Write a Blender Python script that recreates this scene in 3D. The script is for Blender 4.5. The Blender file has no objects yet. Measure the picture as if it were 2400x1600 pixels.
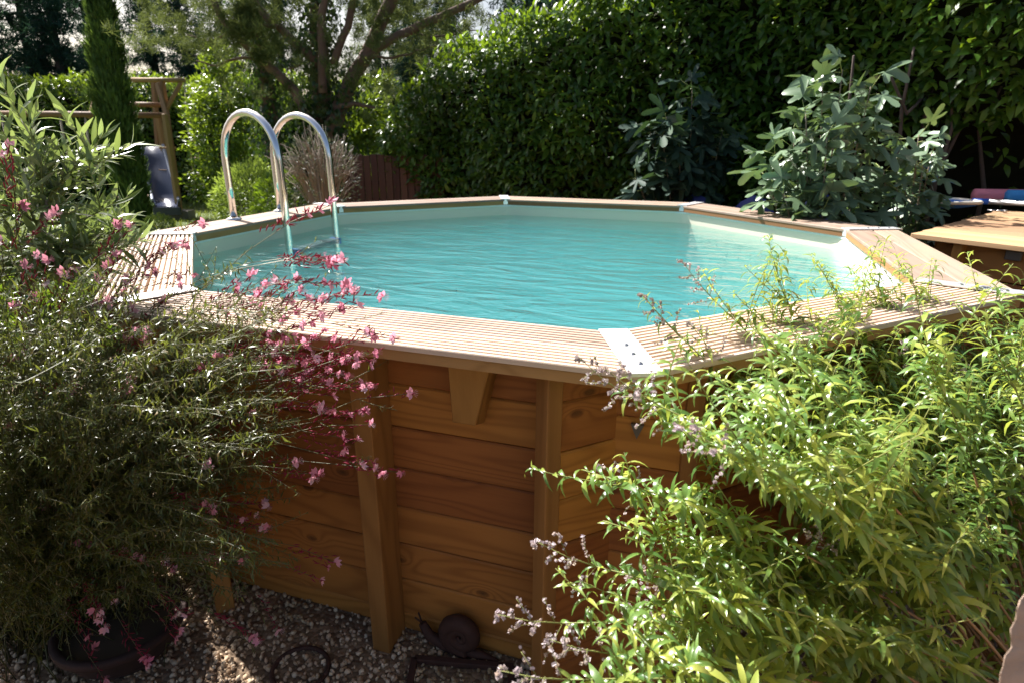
import bpy, bmesh, math, random
import numpy as np
from mathutils import Vector, Matrix

random.seed(7)
rng = np.random.default_rng(11)
PI = math.pi
sc = bpy.context.scene
COL = sc.collection

# ------------------------------------------------------------------ camera
YAW, PITCH, ROLL = -0.317, 0.33, 0.004
CAM = Vector((0.946, -3.231, 1.65))
FOC = 1395.0                                   # focal length in pixels of a 2400 px wide picture
fwd = Vector((math.sin(YAW) * math.cos(PITCH), math.cos(YAW) * math.cos(PITCH), -math.sin(PITCH)))
rgt = Vector((math.cos(YAW), -math.sin(YAW), 0))
upv = rgt.cross(fwd)
r2 = math.cos(ROLL) * rgt + math.sin(ROLL) * upv
u2 = r2.cross(fwd)
cd = bpy.data.cameras.new('camera')
cam = bpy.data.objects.new('camera', cd)
COL.objects.link(cam)
cam.matrix_world = Matrix(((r2.x, u2.x, -fwd.x, CAM.x), (r2.y, u2.y, -fwd.y, CAM.y), (r2.z, u2.z, -fwd.z, CAM.z), (0, 0, 0, 1)))
cd.sensor_width = 36
cd.lens = FOC / 2400 * 36
cd.clip_start = 0.05
cd.clip_end = 600
cd.dof.use_dof = True
cd.dof.focus_distance = 1.7
cd.dof.aperture_fstop = 4.5
sc.camera = cam

# ------------------------------------------------------------------ sky, sun, exposure
SUN = Vector((-0.62, 0.30, 0.73)).normalized()
world = bpy.data.worlds.new('World')
sc.world = world
world.use_nodes = True
wn = world.node_tree
bg = wn.nodes['Background']
sky = wn.nodes.new('ShaderNodeTexSky')
sky.sky_type = 'NISHITA'
sky.sun_disc = False
sky.sun_elevation = math.asin(SUN.z)
sky.sun_rotation = math.atan2(SUN.x, SUN.y)
sky.air_density = 1.0
sky.dust_density = 4.5
wn.links.new(sky.outputs[0], bg.inputs[0])
bg.inputs[1].default_value = 0.06
sl = bpy.data.lights.new('sun', 'SUN')
sl.energy = 5.0
sl.angle = math.radians(0.5)
sl.color = (1.0, 0.965, 0.915)
so = bpy.data.objects.new('sun', sl)
COL.objects.link(so)
so.rotation_euler = SUN.to_track_quat('Z', 'Y').to_euler()
sc.view_settings.view_transform = 'Standard'
sc.view_settings.look = 'None'
sc.view_settings.gamma = 1
sc.view_settings.use_curve_mapping = False
sc.view_settings.exposure = 1.45
sc.render.engine = 'CYCLES'
sc.cycles.max_bounces = 8
sc.cycles.diffuse_bounces = 3
sc.cycles.glossy_bounces = 3
sc.cycles.transmission_bounces = 4
sc.cycles.transparent_max_bounces = 12
sc.cycles.caustics_reflective = False
sc.cycles.caustics_refractive = False
sc.cycles.sample_clamp_indirect = 6
sc.cycles.use_denoising = True

# ------------------------------------------------------------------ measuring helpers
D2 = 2400.0 / 2352.0
FH = Vector((math.sin(YAW), math.cos(YAW), 0))

def ray(x, y):
    return fwd + r2 * ((x * D2 - 1200) / FOC) - u2 * ((y * D2 - 800) / FOC)

def at(x, y, h):
    "point seen at (x, y) whose level distance in front of the viewpoint is h metres"
    d = ray(x, y)
    return CAM + d * (h / d.dot(FH))

def at_z(x, y, z):
    d = ray(x, y)
    return CAM + d * ((z - CAM.z) / d.z)

def at_plane(x, y, n, k):
    d = ray(x, y)
    n = Vector(n)
    return CAM + d * ((k - CAM.dot(n)) / d.dot(n))

# ------------------------------------------------------------------ object helpers
def tag(o, label=None, cat=None, group=None, kind=None):
    if label: o['label'] = label
    if cat: o['category'] = cat
    if group: o['group'] = group
    if kind: o['kind'] = kind
    return o

def thing(name, label, cat, loc=(0, 0, 0), group=None):
    o = bpy.data.objects.new(name, None)
    o.empty_display_size = 0.1
    COL.objects.link(o)
    o.location = loc
    return tag(o, label, cat, group)

def rootloc(p):
    v = Vector((0, 0, 0))
    while p is not None:
        v += p.matrix_basis.translation
        p = p.parent
    return v

def place(o, parent, M=None):
    """link o under parent; M is the wanted world matrix"""
    COL.objects.link(o)
    M = M or Matrix.Identity(4)
    if parent is not None:
        o.parent = parent
        # work out the world matrix of the parent chain
        W = Matrix.Identity(4)
        p = parent
        chain = []
        while p is not None:
            chain.append(p.matrix_basis.copy())
            p = p.parent
        for m in reversed(chain):
            W = W @ m
        o.matrix_basis = W.inverted() @ M
    else:
        o.matrix_basis = M
    return o

def frame(origin, xdir, zhint=(0, 0, 1)):
    x = Vector(xdir).normalized()
    z = Vector(zhint)
    if abs(x.dot(z)) > 0.97:
        z = Vector((1, 0, 0))
    y = z.cross(x).normalized()
    z = x.cross(y)
    o = Vector(origin)
    return Matrix(((x.x, y.x, z.x, o.x), (x.y, y.y, z.y, o.y), (x.z, y.z, z.z, o.z), (0, 0, 0, 1)))

def mesh_obj(name, verts, faces, mat, parent=None, M=None, smooth=False, local=False):
    """verts are world coordinates unless local; M is the object's own frame"""
    me = bpy.data.meshes.new(name)
    M = M or Matrix.Translation(rootloc(parent) if parent else (0, 0, 0))
    if not local:
        Mi = M.inverted()
        verts = [Mi @ Vector(v) for v in verts]
    me.from_pydata([tuple(v) for v in verts], [], faces)
    if smooth:
        me.polygons.foreach_set('use_smooth', [True] * len(me.polygons))
    me.materials.append(mat)
    me.update()
    o = bpy.data.objects.new(name, me)
    return place(o, parent, M)

def bevel(o, w, seg=1):
    bm = bmesh.new(); bm.from_mesh(o.data)
    bmesh.ops.recalc_face_normals(bm, faces=bm.faces)
    bmesh.ops.bevel(bm, geom=bm.edges[:], offset=w, segments=seg, affect='EDGES', clamp_overlap=True)
    bm.to_mesh(o.data); bm.free()
    return o

def fixn(o):
    bm = bmesh.new(); bm.from_mesh(o.data)
    bmesh.ops.recalc_face_normals(bm, faces=bm.faces)
    bm.to_mesh(o.data); bm.free()
    return o

def prism(name, poly, z0, z1, mat, parent=None, M=None, bev=0):
    """plan polygon (world xy) raised from z0 to z1"""
    n = len(poly)
    v = [(p[0], p[1], z0) for p in poly] + [(p[0], p[1], z1) for p in poly]
    f = [tuple(range(n))[::-1], tuple(range(n, 2 * n))] + [(i, (i + 1) % n, n + (i + 1) % n, n + i) for i in range(n)]
    o = mesh_obj(name, v, f, mat, parent, M)
    fixn(o)
    if bev: bevel(o, bev)
    return o

def beam(name, a, b, w, t, mat, parent, up=(0, 0, 1), bev=0.004):
    """rectangular timber from a to b; local X runs along it"""
    a = Vector(a); b = Vector(b)
    M = frame(a, b - a, up)
    L = (b - a).length
    v = [(x, y, z) for x in (0, L) for y in (-w / 2, w / 2) for z in (-t / 2, t / 2)]
    f = [(0, 1, 3, 2), (4, 6, 7, 5), (0, 2, 6, 4), (1, 5, 7, 3), (0, 4, 5, 1), (2, 3, 7, 6)]
    o = mesh_obj(name, v, f, mat, parent, M, local=True)
    fixn(o)
    if bev: bevel(o, bev)
    return o

def tube_arrays(pts, radii, n=8):
    pts = [Vector(p) for p in pts]
    V, F = [], []
    prev = None
    m = len(pts)
    if not hasattr(radii, '__len__'): radii = [radii] * m
    for i in range(m):
        t = (pts[min(i + 1, m - 1)] - pts[max(i - 1, 0)])
        if t.length < 1e-9: t = Vector((0, 0, 1))
        t.normalize()
        if prev is None:
            a = t.orthogonal().normalized()
        else:
            a = prev - t * prev.dot(t)
            a = a.normalized() if a.length > 1e-6 else t.orthogonal().normalized()
        prev = a
        b = t.cross(a)
        for k in range(n):
            c, s = math.cos(2 * PI * k / n), math.sin(2 * PI * k / n)
            V.append(pts[i] + (a * c + b * s) * radii[i])
    for i in range(m - 1):
        for k in range(n):
            F.append((i * n + k, i * n + (k + 1) % n, (i + 1) * n + (k + 1) % n, (i + 1) * n + k))
    F.append(tuple(range(n))[::-1])
    F.append(tuple(range((m - 1) * n, m * n)))
    return V, F

class MB:
    def __init__(s): s.v = []; s.f = []
    def add(s, V, F):
        o = len(s.v)
        s.v += V
        s.f += [tuple(i + o for i in f) for f in F]
    def tube(s, pts, r, n=5): s.add(*tube_arrays(pts, r, n))
    def build(s, name, mat, parent=None, smooth=True):
        return mesh_obj(name, s.v, s.f, mat, parent, smooth=smooth)

def tube(name, pts, r, mat, parent=None, n=12):
    V, F = tube_arrays(pts, r, n)
    return mesh_obj(name, V, F, mat, parent, smooth=True)

def lathe(name, prof, center, mat, parent=None, n=28):
    V, F = [], []
    for (r, z) in prof:
        for k in range(n):
            V.append((center[0] + r * math.cos(2 * PI * k / n), center[1] + r * math.sin(2 * PI * k / n), center[2] + z))
    for i in range(len(prof) - 1):
        for k in range(n):
            F.append((i * n + k, i * n + (k + 1) % n, (i + 1) * n + (k + 1) % n, (i + 1) * n + k))
    return mesh_obj(name, V, F, mat, parent, smooth=True)

def bez(a, b, c, n):
    a, b, c = Vector(a), Vector(b), Vector(c)
    return [a * ((1 - t) ** 2) + b * (2 * t * (1 - t)) + c * t * t for t in [i / (n - 1) for i in range(n)]]

def bulk(name, verts, faces, mat, parent=None, rnd=None, smooth=False, kind='stuff'):
    """fast mesh from numpy arrays; faces (m,k); rnd per-vertex random"""
    me = bpy.data.meshes.new(name)
    verts = np.asarray(verts, np.float32)
    off = np.array(rootloc(parent) if parent else (0, 0, 0), np.float32)
    verts = verts - off
    faces = np.asarray(faces, np.int32)
    m, k = faces.shape
    me.vertices.add(len(verts)); me.vertices.foreach_set('co', verts.ravel())
    me.loops.add(m * k); me.loops.foreach_set('vertex_index', faces.ravel())
    me.polygons.add(m)
    me.polygons.foreach_set('loop_start', np.arange(0, m * k, k, dtype=np.int32))
    me.polygons.foreach_set('loop_total', np.full(m, k, np.int32))
    if smooth: me.polygons.foreach_set('use_smooth', np.ones(m, bool))
    if rnd is not None:
        at_ = me.attributes.new('rnd', 'FLOAT', 'POINT')
        at_.data.foreach_set('value', np.asarray(rnd, np.float32))
    me.materials.append(mat)
    me.update(calc_edges=True)
    me.validate()
    o = bpy.data.objects.new(name, me)
    place(o, parent, Matrix.Translation(Vector(off.tolist())))
    if kind: o['kind'] = kind
    return o

# leaf templates: x across, y along, z up out of the blade ---------------------------------
def leaf_template(width, droop=0.25, fold=0.25, seg=4, pointed=0.5, twist=0.0, stalk=0.0):
    V = []; F = []
    for i in range(seg + 1):
        t = i / seg
        w = width * 0.5 * (math.sin(PI * min(1, t ** (0.75 if pointed < .5 else 0.9))) ** 0.8) * (1 - 0.25 * pointed * t)
        if i == 0: w = width * 0.06
        if i == seg: w = width * 0.03
        y = t * math.cos(droop * t) ; z = -math.sin(droop * t) * t
        tw = twist * t
        for sx in (-1, 0, 1):
            xx = sx * w
            zz = abs(sx) * w * fold
            V.append((xx * math.cos(tw) - zz * math.sin(tw), y, z + xx * math.sin(tw) + zz * math.cos(tw)))
    for i in range(seg):
        a = i * 3
        F += [(a, a + 1, a + 4, a + 3), (a + 1, a + 2, a + 5, a + 4)]
    return np.array(V, np.float32), np.array(F, np.int32)

def frames_from(d, n):
    """rotation matrices whose y axis is d and z axis near n (arrays)"""
    d = d / np.linalg.norm(d, axis=1, keepdims=True)
    x = np.cross(d, n); x /= (np.linalg.norm(x, axis=1, keepdims=True) + 1e-9)
    z = np.cross(x, d)
    return np.stack([x, d, z], axis=2)          # columns

def scatter(name, T, pos, R, S, mat, parent, parts=0, part_name='leaf', stuff_name='foliage', smooth=True):
    """T list of templates; pos (N,3), R (N,3,3), S (N,) or (N,3). The `parts` that show largest become leaf objects"""
    pos = np.asarray(pos, np.float32); N = len(pos)
    S = np.asarray(S, np.float32)
    if S.ndim == 1: S = np.repeat(S[:, None], 3, 1)
    which = rng.integers(0, len(T), N)
    single = np.zeros(N, bool)
    if parts:
        c = np.array(CAM); rel = pos - c
        dep = rel @ np.array(fwd)
        u = (rel @ np.array(r2)) / np.maximum(dep, 1e-3) * FOC; v = (rel @ np.array(u2)) / np.maximum(dep, 1e-3) * FOC
        vis = (dep > .2) & (abs(u) < 1230) & (abs(v) < 830)
        score = np.where(vis, S[:, 1] / np.maximum(dep, .1), 0)
        idx = np.argsort(-score)[:parts]
        single[idx] = True
        meshes = []
        for k, (tv, tf) in enumerate(T):
            me = bpy.data.meshes.new(part_name)
            me.from_pydata(tv.tolist(), [], tf.tolist())
            if smooth: me.polygons.foreach_set('use_smooth', [True] * len(me.polygons))
            me.materials.append(mat); meshes.append(me)
        pl = rootloc(parent)
        for i in idx:
            o = bpy.data.objects.new(part_name, meshes[which[i]])
            COL.objects.link(o); o.parent = parent
            r = R[i] * S[i][None, :]
            p = pos[i]
            o.matrix_basis = Matrix(((r[0, 0], r[0, 1], r[0, 2], p[0] - pl.x), (r[1, 0], r[1, 1], r[1, 2], p[1] - pl.y), (r[2, 0], r[2, 1], r[2, 2], p[2] - pl.z), (0, 0, 0, 1)))
    VV, FF, RR = [], [], []; off = 0
    for k, (tv, tf) in enumerate(T):
        sel = np.where((which == k) & ~single)[0]
        if len(sel) == 0: continue
        loc = tv[None] * S[sel][:, None, :]
        w = np.einsum('nij,nvj->nvi', R[sel], loc) + pos[sel][:, None, :]
        nv = tv.shape[0]
        VV.append(w.reshape(-1, 3))
        FF.append((tf[None] + (np.arange(len(sel)) * nv)[:, None, None] + off).reshape(-1, tf.shape[1]))
        RR.append(np.repeat(rng.random(len(sel)), nv))
        off += nv * len(sel)
    if not VV: return None
    return bulk(stuff_name, np.concatenate(VV), np.concatenate(FF), mat, parent, np.concatenate(RR), smooth)

def rdir(n):
    v = rng.normal(size=(n, 3)); return v / np.linalg.norm(v, axis=1, keepdims=True)

# ------------------------------------------------------------------ materials
class NT:
    def __init__(s, name):
        s.m = bpy.data.materials.new(name); s.m.use_nodes = True
        s.t = s.m.node_tree; s.t.nodes.clear()
        s.out = s.t.nodes.new('ShaderNodeOutputMaterial')
    def n(s, typ, **kw):
        nd = s.t.nodes.new('ShaderNode' + typ)
        for k, v in kw.items():
            if k.startswith('i_'):
                key = k[2:]
                nd.inputs[int(key) if key.isdigit() else key.replace('_', ' ')].default_value = v
            else: setattr(nd, k, v)
        return nd
    def l(s, a, b): s.t.links.new(a, b)
    def math(s, op, a, b=None):
        nd = s.n('Math', operation=op)
        for i, v in enumerate((a, b)):
            if v is None: continue
            if isinstance(v, (int, float)): nd.inputs[i].default_value = v
            else: s.l(v, nd.inputs[i])
        return nd.outputs[0]
    def mix(s, fac, a, b, blend='MIX'):
        nd = s.n('MixRGB', blend_type=blend)
        for i, v in enumerate((fac, a, b)):
            if isinstance(v, (int, float)): nd.inputs[i].default_value = v
            elif isinstance(v, tuple): nd.inputs[i].default_value = (*v, 1)
            else: s.l(v, nd.inputs[i])
        return nd.outputs[0]
    def ramp(s, fac, stops):
        nd = s.n('ValToRGB')
        e = nd.color_ramp.elements
        while len(e) < len(stops): e.new(0.5)
        for k, (p, c) in enumerate(stops):
            e[k].position = p; e[k].color = (*c, 1) if len(c) == 3 else c
        s.l(fac, nd.inputs[0]); return nd.outputs[0]

def simple(name, col, rough=0.6, metal=0.0, noise=0.0, nscale=20, bump=0.0, spec=0.5):
    t = NT(name)
    p = t.n('BsdfPrincipled', i_Roughness=rough, i_Metallic=metal)
    p.inputs['Specular IOR Level'].default_value = spec
    p.inputs['Base Color'].default_value = (*col, 1)
    if noise or bump:
        tc = t.n('TexCoord')
        nz = t.n('TexNoise', i_Scale=nscale, i_Detail=6.0, i_Roughness=0.65)
        t.l(tc.outputs['Object'], nz.inputs['Vector'])
        if noise:
            c = t.mix(nz.outputs[0], tuple(x * (1 - noise) for x in col), tuple(min(1, x * (1 + noise)) for x in col))
            t.l(c, p.inputs['Base Color'])
        if bump:
            b = t.n('Bump', i_Strength=bump, i_Distance=0.01)
            t.l(nz.outputs[0], b.inputs['Height']); t.l(b.outputs[0], p.inputs['Normal'])
    t.l(p.outputs[0], t.out.inputs[0])
    return t.m

def wood(name, light, dark, knot=(0.05, 0.02, 0.008), ringf=38, grey=0.0, rough=0.65, knots=True, spec=0.3, xs=0.55, kplane='xy'):
    """pine grain: local X runs along the board"""
    t = NT(name)
    tc = t.n('TexCoord'); oi = t.n('ObjectInfo')
    off = t.n('CombineXYZ')
    for i, k in enumerate((37.0, 19.0, 53.0)): t.l(t.math('MULTIPLY', oi.outputs['Random'], k), off.inputs[i])
    add = t.n('VectorMath', operation='ADD'); t.l(tc.outputs['Object'], add.inputs[0]); t.l(off.outputs[0], add.inputs[1])
    mp = t.n('Mapping'); mp.inputs['Scale'].default_value = (xs, 5.5, 5.5); t.l(add.outputs[0], mp.inputs[0])
    n1 = t.n('TexNoise', i_Scale=1.0, i_Detail=2.0, i_Roughness=0.4, i_Distortion=0.35); t.l(mp.outputs[0], n1.inputs[0])
    val = n1.outputs[0]
    kd = None
    if knots:
        sp3 = t.n('SeparateXYZ'); t.l(add.outputs[0], sp3.inputs[0]); cm3 = t.n('CombineXYZ')
        t.l(t.math('MULTIPLY', sp3.outputs[0], 2.7), cm3.inputs[0]); t.l(t.math('MULTIPLY', sp3.outputs[2 if kplane == 'xz' else 1], 5.2), cm3.inputs[1])
        vo = t.n('TexVoronoi', i_Scale=1.0, i_Randomness=1.0, voronoi_dimensions='2D'); t.l(cm3.outputs[0], vo.inputs[0])
        kd = vo.outputs['Distance']
        # rings bulge round each knot
        bul = t.math('MULTIPLY', t.math('POWER', t.math('MAXIMUM', t.math('SUBTRACT', 1.0, t.math('MULTIPLY', kd, 3.4)), 0.0), 2.0), 0.22)
        kr0 = t.n('SeparateColor'); t.l(vo.outputs['Color'], kr0.inputs[0])
        val = t.math('ADD', val, t.math('MULTIPLY', bul, t.math('LESS_THAN', kr0.outputs[0], 0.5)))
    s1 = t.math('SINE', t.math('MULTIPLY', val, ringf * 2.0))
    s1 = t.math('MULTIPLY', t.math('ADD', s1, 1.0), 0.5)
    s1 = t.math('POWER', s1, 2.2)
    mf = t.n('Mapping'); mf.inputs['Scale'].default_value = (4, 170, 170); t.l(add.outputs[0], mf.inputs[0])
    n2 = t.n('TexNoise', i_Scale=1.0, i_Detail=3.0); t.l(mf.outputs[0], n2.inputs[0])
    ml = t.n('Mapping'); ml.inputs['Scale'].default_value = (1.1, 7, 7); t.l(add.outputs[0], ml.inputs[0])
    n3 = t.n('TexNoise', i_Scale=1.0, i_Detail=5.0, i_Roughness=0.6); t.l(ml.outputs[0], n3.inputs[0])
    col = t.mix(t.math('MULTIPLY', s1, 0.52), light, dark)
    col = t.mix(t.ramp(n3.outputs[0], [(0.35, (0, 0, 0)), (0.7, (1, 1, 1))]), col, t.mix(0.42, col, dark))
    hue = t.n('HueSaturation')
    t.l(t.math('ADD', 0.488, t.math('MULTIPLY', oi.outputs['Random'], 0.024)), hue.inputs['Hue'])
    t.l(t.math('ADD', 0.62, t.math('MULTIPLY', oi.outputs['Random'], 0.62)), hue.inputs['Value'])
    t.l(col, hue.inputs['Color']); col = hue.outputs[0]
    col = t.mix(0.22, col, t.mix(n2.outputs[0], dark, light))
    if knots:
        kr = t.n('SeparateColor'); t.l(vo.outputs['Color'], kr.inputs[0])
        keepk = t.math('LESS_THAN', kr.outputs[0], 0.5)
        kf = t.ramp(kd, [(0.0, (1, 1, 1)), (0.035, (0.85, 0.85, 0.85)), (0.075, (0, 0, 0))])
        col = t.mix(t.math('MULTIPLY', t.math('MULTIPLY', kf, keepk), 0.72), col, knot)
    if grey:
        ng = t.n('TexNoise', i_Scale=3.0, i_Detail=5.0); t.l(tc.outputs['Object'], ng.inputs[0])
        col = t.mix(t.math('MULTIPLY', t.ramp(ng.outputs[0], [(0.3, (0, 0, 0)), (0.65, (1, 1, 1))]), grey), col, (0.30, 0.25, 0.22))
    p = t.n('BsdfPrincipled', i_Roughness=rough)
    p.inputs['Specular IOR Level'].default_value = spec
    t.l(col, p.inputs['Base Color'])
    b = t.n('Bump', i_Strength=0.25, i_Distance=0.002)
    t.l(t.math('ADD', n2.outputs[0], t.math('MULTIPLY', s1, 0.7)), b.inputs['Height']); t.l(b.outputs[0], p.inputs['Normal'])
    t.l(p.outputs[0], t.out.inputs[0])
    return t.m

def leafmat(name, cols, trans, rough=0.4, tf=0.35, spec=0.5, under=None, clump=0.8):
    """cols: three base colours spread over the leaves; trans: colour of light coming through"""
    t = NT(name)
    a = t.n('Attribute', attribute_name='rnd'); oi = t.n('ObjectInfo')
    r = t.math('FRACT', t.math('ADD', a.outputs['Fac'], oi.outputs['Random']))
    c = t.ramp(r, [(0.0, cols[0]), (0.55, cols[1]), (1.0, cols[2])])
    tr = t.ramp(r, [(0.0, tuple(x * 0.75 for x in trans)), (1.0, trans)])
    ge = t.n('NewGeometry')
    if under is not None:
        c = t.mix(ge.outputs['Backfacing'], c, under)
    nz = t.n('TexNoise', i_Scale=1.7, i_Detail=3.0); t.l(ge.outputs['Position'], nz.inputs['Vector'])
    cl = t.ramp(nz.outputs[0], [(0.35, (0.55, 0.58, 0.5)), (0.55, (1, 1, 1)), (0.7, (1.0, 1.0, 1.0))])
    c = t.mix(clump, c, cl, 'MULTIPLY'); tr = t.mix(clump, tr, cl, 'MULTIPLY')
    p = t.n('BsdfPrincipled', i_Roughness=rough)
    p.inputs['Specular IOR Level'].default_value = spec
    t.l(c, p.inputs['Base Color'])
    tl = t.n('BsdfTranslucent'); t.l(tr, tl.inputs[0])
    mx = t.n('MixShader', i_0=tf)
    t.l(p.outputs[0], mx.inputs[1]); t.l(tl.outputs[0], mx.inputs[2])
    t.l(mx.outputs[0], t.out.inputs[0])
    return t.m

M_coping = wood('pale_sunbleached_decking', (0.62, 0.48, 0.38), (0.40, 0.28, 0.20), ringf=30, grey=0.2, knots=False)
M_coping_old = wood('weathered_decking', (0.37, 0.26, 0.19), (0.20, 0.13, 0.09), ringf=34, grey=0.45, knots=True)
M_wall = wood('treated_pine_wall', (0.48, 0.190, 0.045), (0.20, 0.064, 0.014), ringf=52, kplane='xz')
M_post = wood('treated_pine_post', (0.42, 0.205, 0.057), (0.19, 0.078, 0.018), ringf=22, knots=False)
M_rim = wood('warm_rim_timber', (0.36, 0.19, 0.08), (0.21, 0.10, 0.035), ringf=26)
M_chest = wood('chest_pine', (0.50, 0.32, 0.18), (0.32, 0.18, 0.09), ringf=26)
M_chestside = wood('chest_side_pine', (0.33, 0.15, 0.05), (0.18, 0.07, 0.02), ringf=40, kplane='xz')
M_play = wood('play_timber', (0.36, 0.22, 0.11), (0.2, 0.11, 0.05), ringf=20, knots=False)
M_panel = wood('dark_fence_board', (0.09, 0.04, 0.028), (0.05, 0.022, 0.016), ringf=16, knots=False)
M_alu = simple('brushed_aluminium', (0.82, 0.82, 0.84), 0.42, 0.75, noise=0.05, nscale=60)
M_white = simple('white_plastic', (0.78, 0.80, 0.80), 0.4)
M_plate = simple('scuffed_white_metal', (0.74, 0.74, 0.75), 0.45, 0.3, noise=0.10, nscale=45, bump=0.05)
M_screw = simple('steel_screw', (0.55, 0.55, 0.56), 0.3, 1.0)
M_steel = simple('polished_steel', (0.78, 0.77, 0.75), 0.09, 1.0)
M_zinc = simple('dull_zinc', (0.13, 0.125, 0.115), 0.55, 0.6)
M_liner = simple('cream_liner', (0.74, 0.69, 0.56), 0.5, noise=0.04, nscale=3)
M_step = simple('dark_step_plastic', (0.045, 0.06, 0.08), 0.4)
M_blue = simple('blue_plastic', (0.02, 0.12, 0.55), 0.4)
M_bluenet = simple('blue_netting', (0.02, 0.13, 0.5), 0.7)
M_noodleb = simple('blue_foam', (0.03, 0.24, 0.62), 0.75, bump=0.15, nscale=80)
M_noodlep = simple('pink_foam', (0.55, 0.19, 0.27), 0.75, bump=0.15, nscale=80)
M_hoop = simple('cream_hoop_plastic', (0.62, 0.56, 0.45), 0.45)
M_tarp = simple('blue_tarpaulin', (0.02, 0.03, 0.20), 0.5)
M_slide = simple('dark_glossy_slide_plastic', (0.025, 0.035, 0.075), 0.27, 0.0, spec=0.55)
M_sliderim = simple('pale_slide_rim', (0.30, 0.33, 0.42), 0.3)
M_rope = simple('swing_rope', (0.42, 0.36, 0.28), 0.9)
M_rust = simple('rusty_iron', (0.05, 0.019, 0.013), 0.8, 0.0, noise=0.5, nscale=25, bump=0.4)
M_terra = simple('dark_terracotta', (0.035, 0.015, 0.012), 0.85, noise=0.25, nscale=14, bump=0.2)
M_stone = simple('rough_limestone', (0.52, 0.38, 0.29), 0.9, noise=0.4, nscale=26, bump=0.9)
M_concrete = simple('grey_concrete', (0.24, 0.22, 0.19), 0.9, noise=0.3, nscale=12, bump=0.3)
M_bark = simple('pine_bark', (0.17, 0.11, 0.085), 0.9, noise=0.5, nscale=9, bump=0.8)
M_darkbark = simple('dark_bark', (0.075, 0.055, 0.045), 0.9, noise=0.4, nscale=9, bump=0.6)
M_greybark = simple('grey_bark', (0.26, 0.21, 0.16), 0.85, noise=0.35, nscale=25, bump=0.4)
M_core = simple('dark_core', (0.016, 0.016, 0.010), 1.0, noise=0.5, nscale=6, bump=1.0, spec=0.0)  # near-black colour stands in for the shade inside the hedges
M_vstem = simple('verbena_stem', (0.34, 0.19, 0.085), 0.6, noise=0.4, nscale=20)
M_vgstem = simple('green_stem', (0.22, 0.24, 0.07), 0.6)
M_gstem = leafmat('gaura_stem', [(0.08, 0.09, 0.03), (0.17, 0.16, 0.07), (0.18, 0.07, 0.04)], (0.25, 0.22, 0.08), 0.45, 0.15)
M_dryleaf = simple('dry_brown_leaf', (0.20, 0.075, 0.03), 0.8, noise=0.3, nscale=20)

M_verb = leafmat('verbena_leaf', [(0.055, 0.14, 0.035), (0.17, 0.30, 0.07), (0.42, 0.45, 0.09)], (0.58, 0.68, 0.09), 0.30, 0.42, 0.6, under=(0.30, 0.37, 0.14))
M_verbflower = leafmat('verbena_flower', [(0.55, 0.46, 0.50), (0.65, 0.55, 0.58), (0.40, 0.28, 0.20)], (0.6, 0.5, 0.5), 0.6, 0.3)
M_olive = leafmat('olive_leaf', [(0.09, 0.13, 0.05), (0.14, 0.19, 0.075), (0.21, 0.26, 0.11)], (0.32, 0.42, 0.09), 0.26, 0.32, 0.6, under=(0.34, 0.38, 0.30))
M_gaura = leafmat('gaura_leaf', [(0.06, 0.09, 0.02), (0.11, 0.145, 0.035), (0.19, 0.13, 0.045)], (0.25, 0.29, 0.04), 0.30, 0.3, 0.45)
M_petal = leafmat('gaura_petal', [(0.80, 0.22, 0.36), (0.86, 0.50, 0.60), (0.90, 0.78, 0.82)], (0.95, 0.38, 0.52), 0.5, 0.45, 0.3)
M_calyx = leafmat('gaura_calyx', [(0.30, 0.02, 0.05), (0.42, 0.04, 0.09), (0.20, 0.02, 0.04)], (0.6, 0.05, 0.12), 0.5, 0.35, 0.3)
M_laurel = leafmat('laurel_leaf', [(0.020, 0.058, 0.010), (0.045, 0.11, 0.016), (0.11, 0.20, 0.025)], (0.30, 0.46, 0.02), 0.33, 0.30, 0.32, under=(0.10, 0.16, 0.05))
M_laurelfar = leafmat('laurel_leaf_far', [(0.035, 0.09, 0.014), (0.075, 0.15, 0.022), (0.15, 0.24, 0.03)], (0.36, 0.50, 0.03), 0.3, 0.34, 0.5)
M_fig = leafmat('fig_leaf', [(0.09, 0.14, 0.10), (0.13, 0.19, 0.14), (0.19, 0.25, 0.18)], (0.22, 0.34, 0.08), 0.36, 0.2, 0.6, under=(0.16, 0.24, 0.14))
M_figshade = leafmat('shaded_fig_leaf', [(0.022, 0.050, 0.038), (0.038, 0.072, 0.052), (0.055, 0.095, 0.055)], (0.08, 0.15, 0.04), 0.6, 0.15, 0.2)  # darker copy of the fig leaf, with the hedge's shade in its colour
M_figstalk = simple('fig_stalk', (0.30, 0.36, 0.10), 0.5)
M_cypress = leafmat('cypress_spray', [(0.05, 0.105, 0.025), (0.08, 0.15, 0.035), (0.13, 0.20, 0.045)], (0.22, 0.34, 0.05), 0.6, 0.2, 0.3)
M_conifer = leafmat('conifer_needles', [(0.012, 0.045, 0.035), (0.025, 0.07, 0.05), (0.05, 0.10, 0.06)], (0.07, 0.15, 0.07), 0.6, 0.2, 0.15)
M_pine = leafmat('pine_needles', [(0.06, 0.10, 0.035), (0.10, 0.15, 0.05), (0.17, 0.20, 0.07)], (0.26, 0.31, 0.08), 0.7, 0.28, 0.12)
M_ivy = leafmat('ivy_leaf', [(0.015, 0.045, 0.012), (0.03, 0.075, 0.02), (0.05, 0.10, 0.02)], (0.12, 0.22, 0.02), 0.3, 0.2, 0.5)
M_bush = leafmat('bright_bush_leaf', [(0.13, 0.20, 0.04), (0.20, 0.29, 0.06), (0.28, 0.36, 0.08)], (0.42, 0.55, 0.08), 0.45, 0.35, 0.4)
M_greybush = leafmat('grey_bush_leaf', [(0.10, 0.12, 0.08), (0.14, 0.16, 0.11), (0.18, 0.20, 0.15)], (0.18, 0.2, 0.1), 0.5, 0.2, 0.4)
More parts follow.
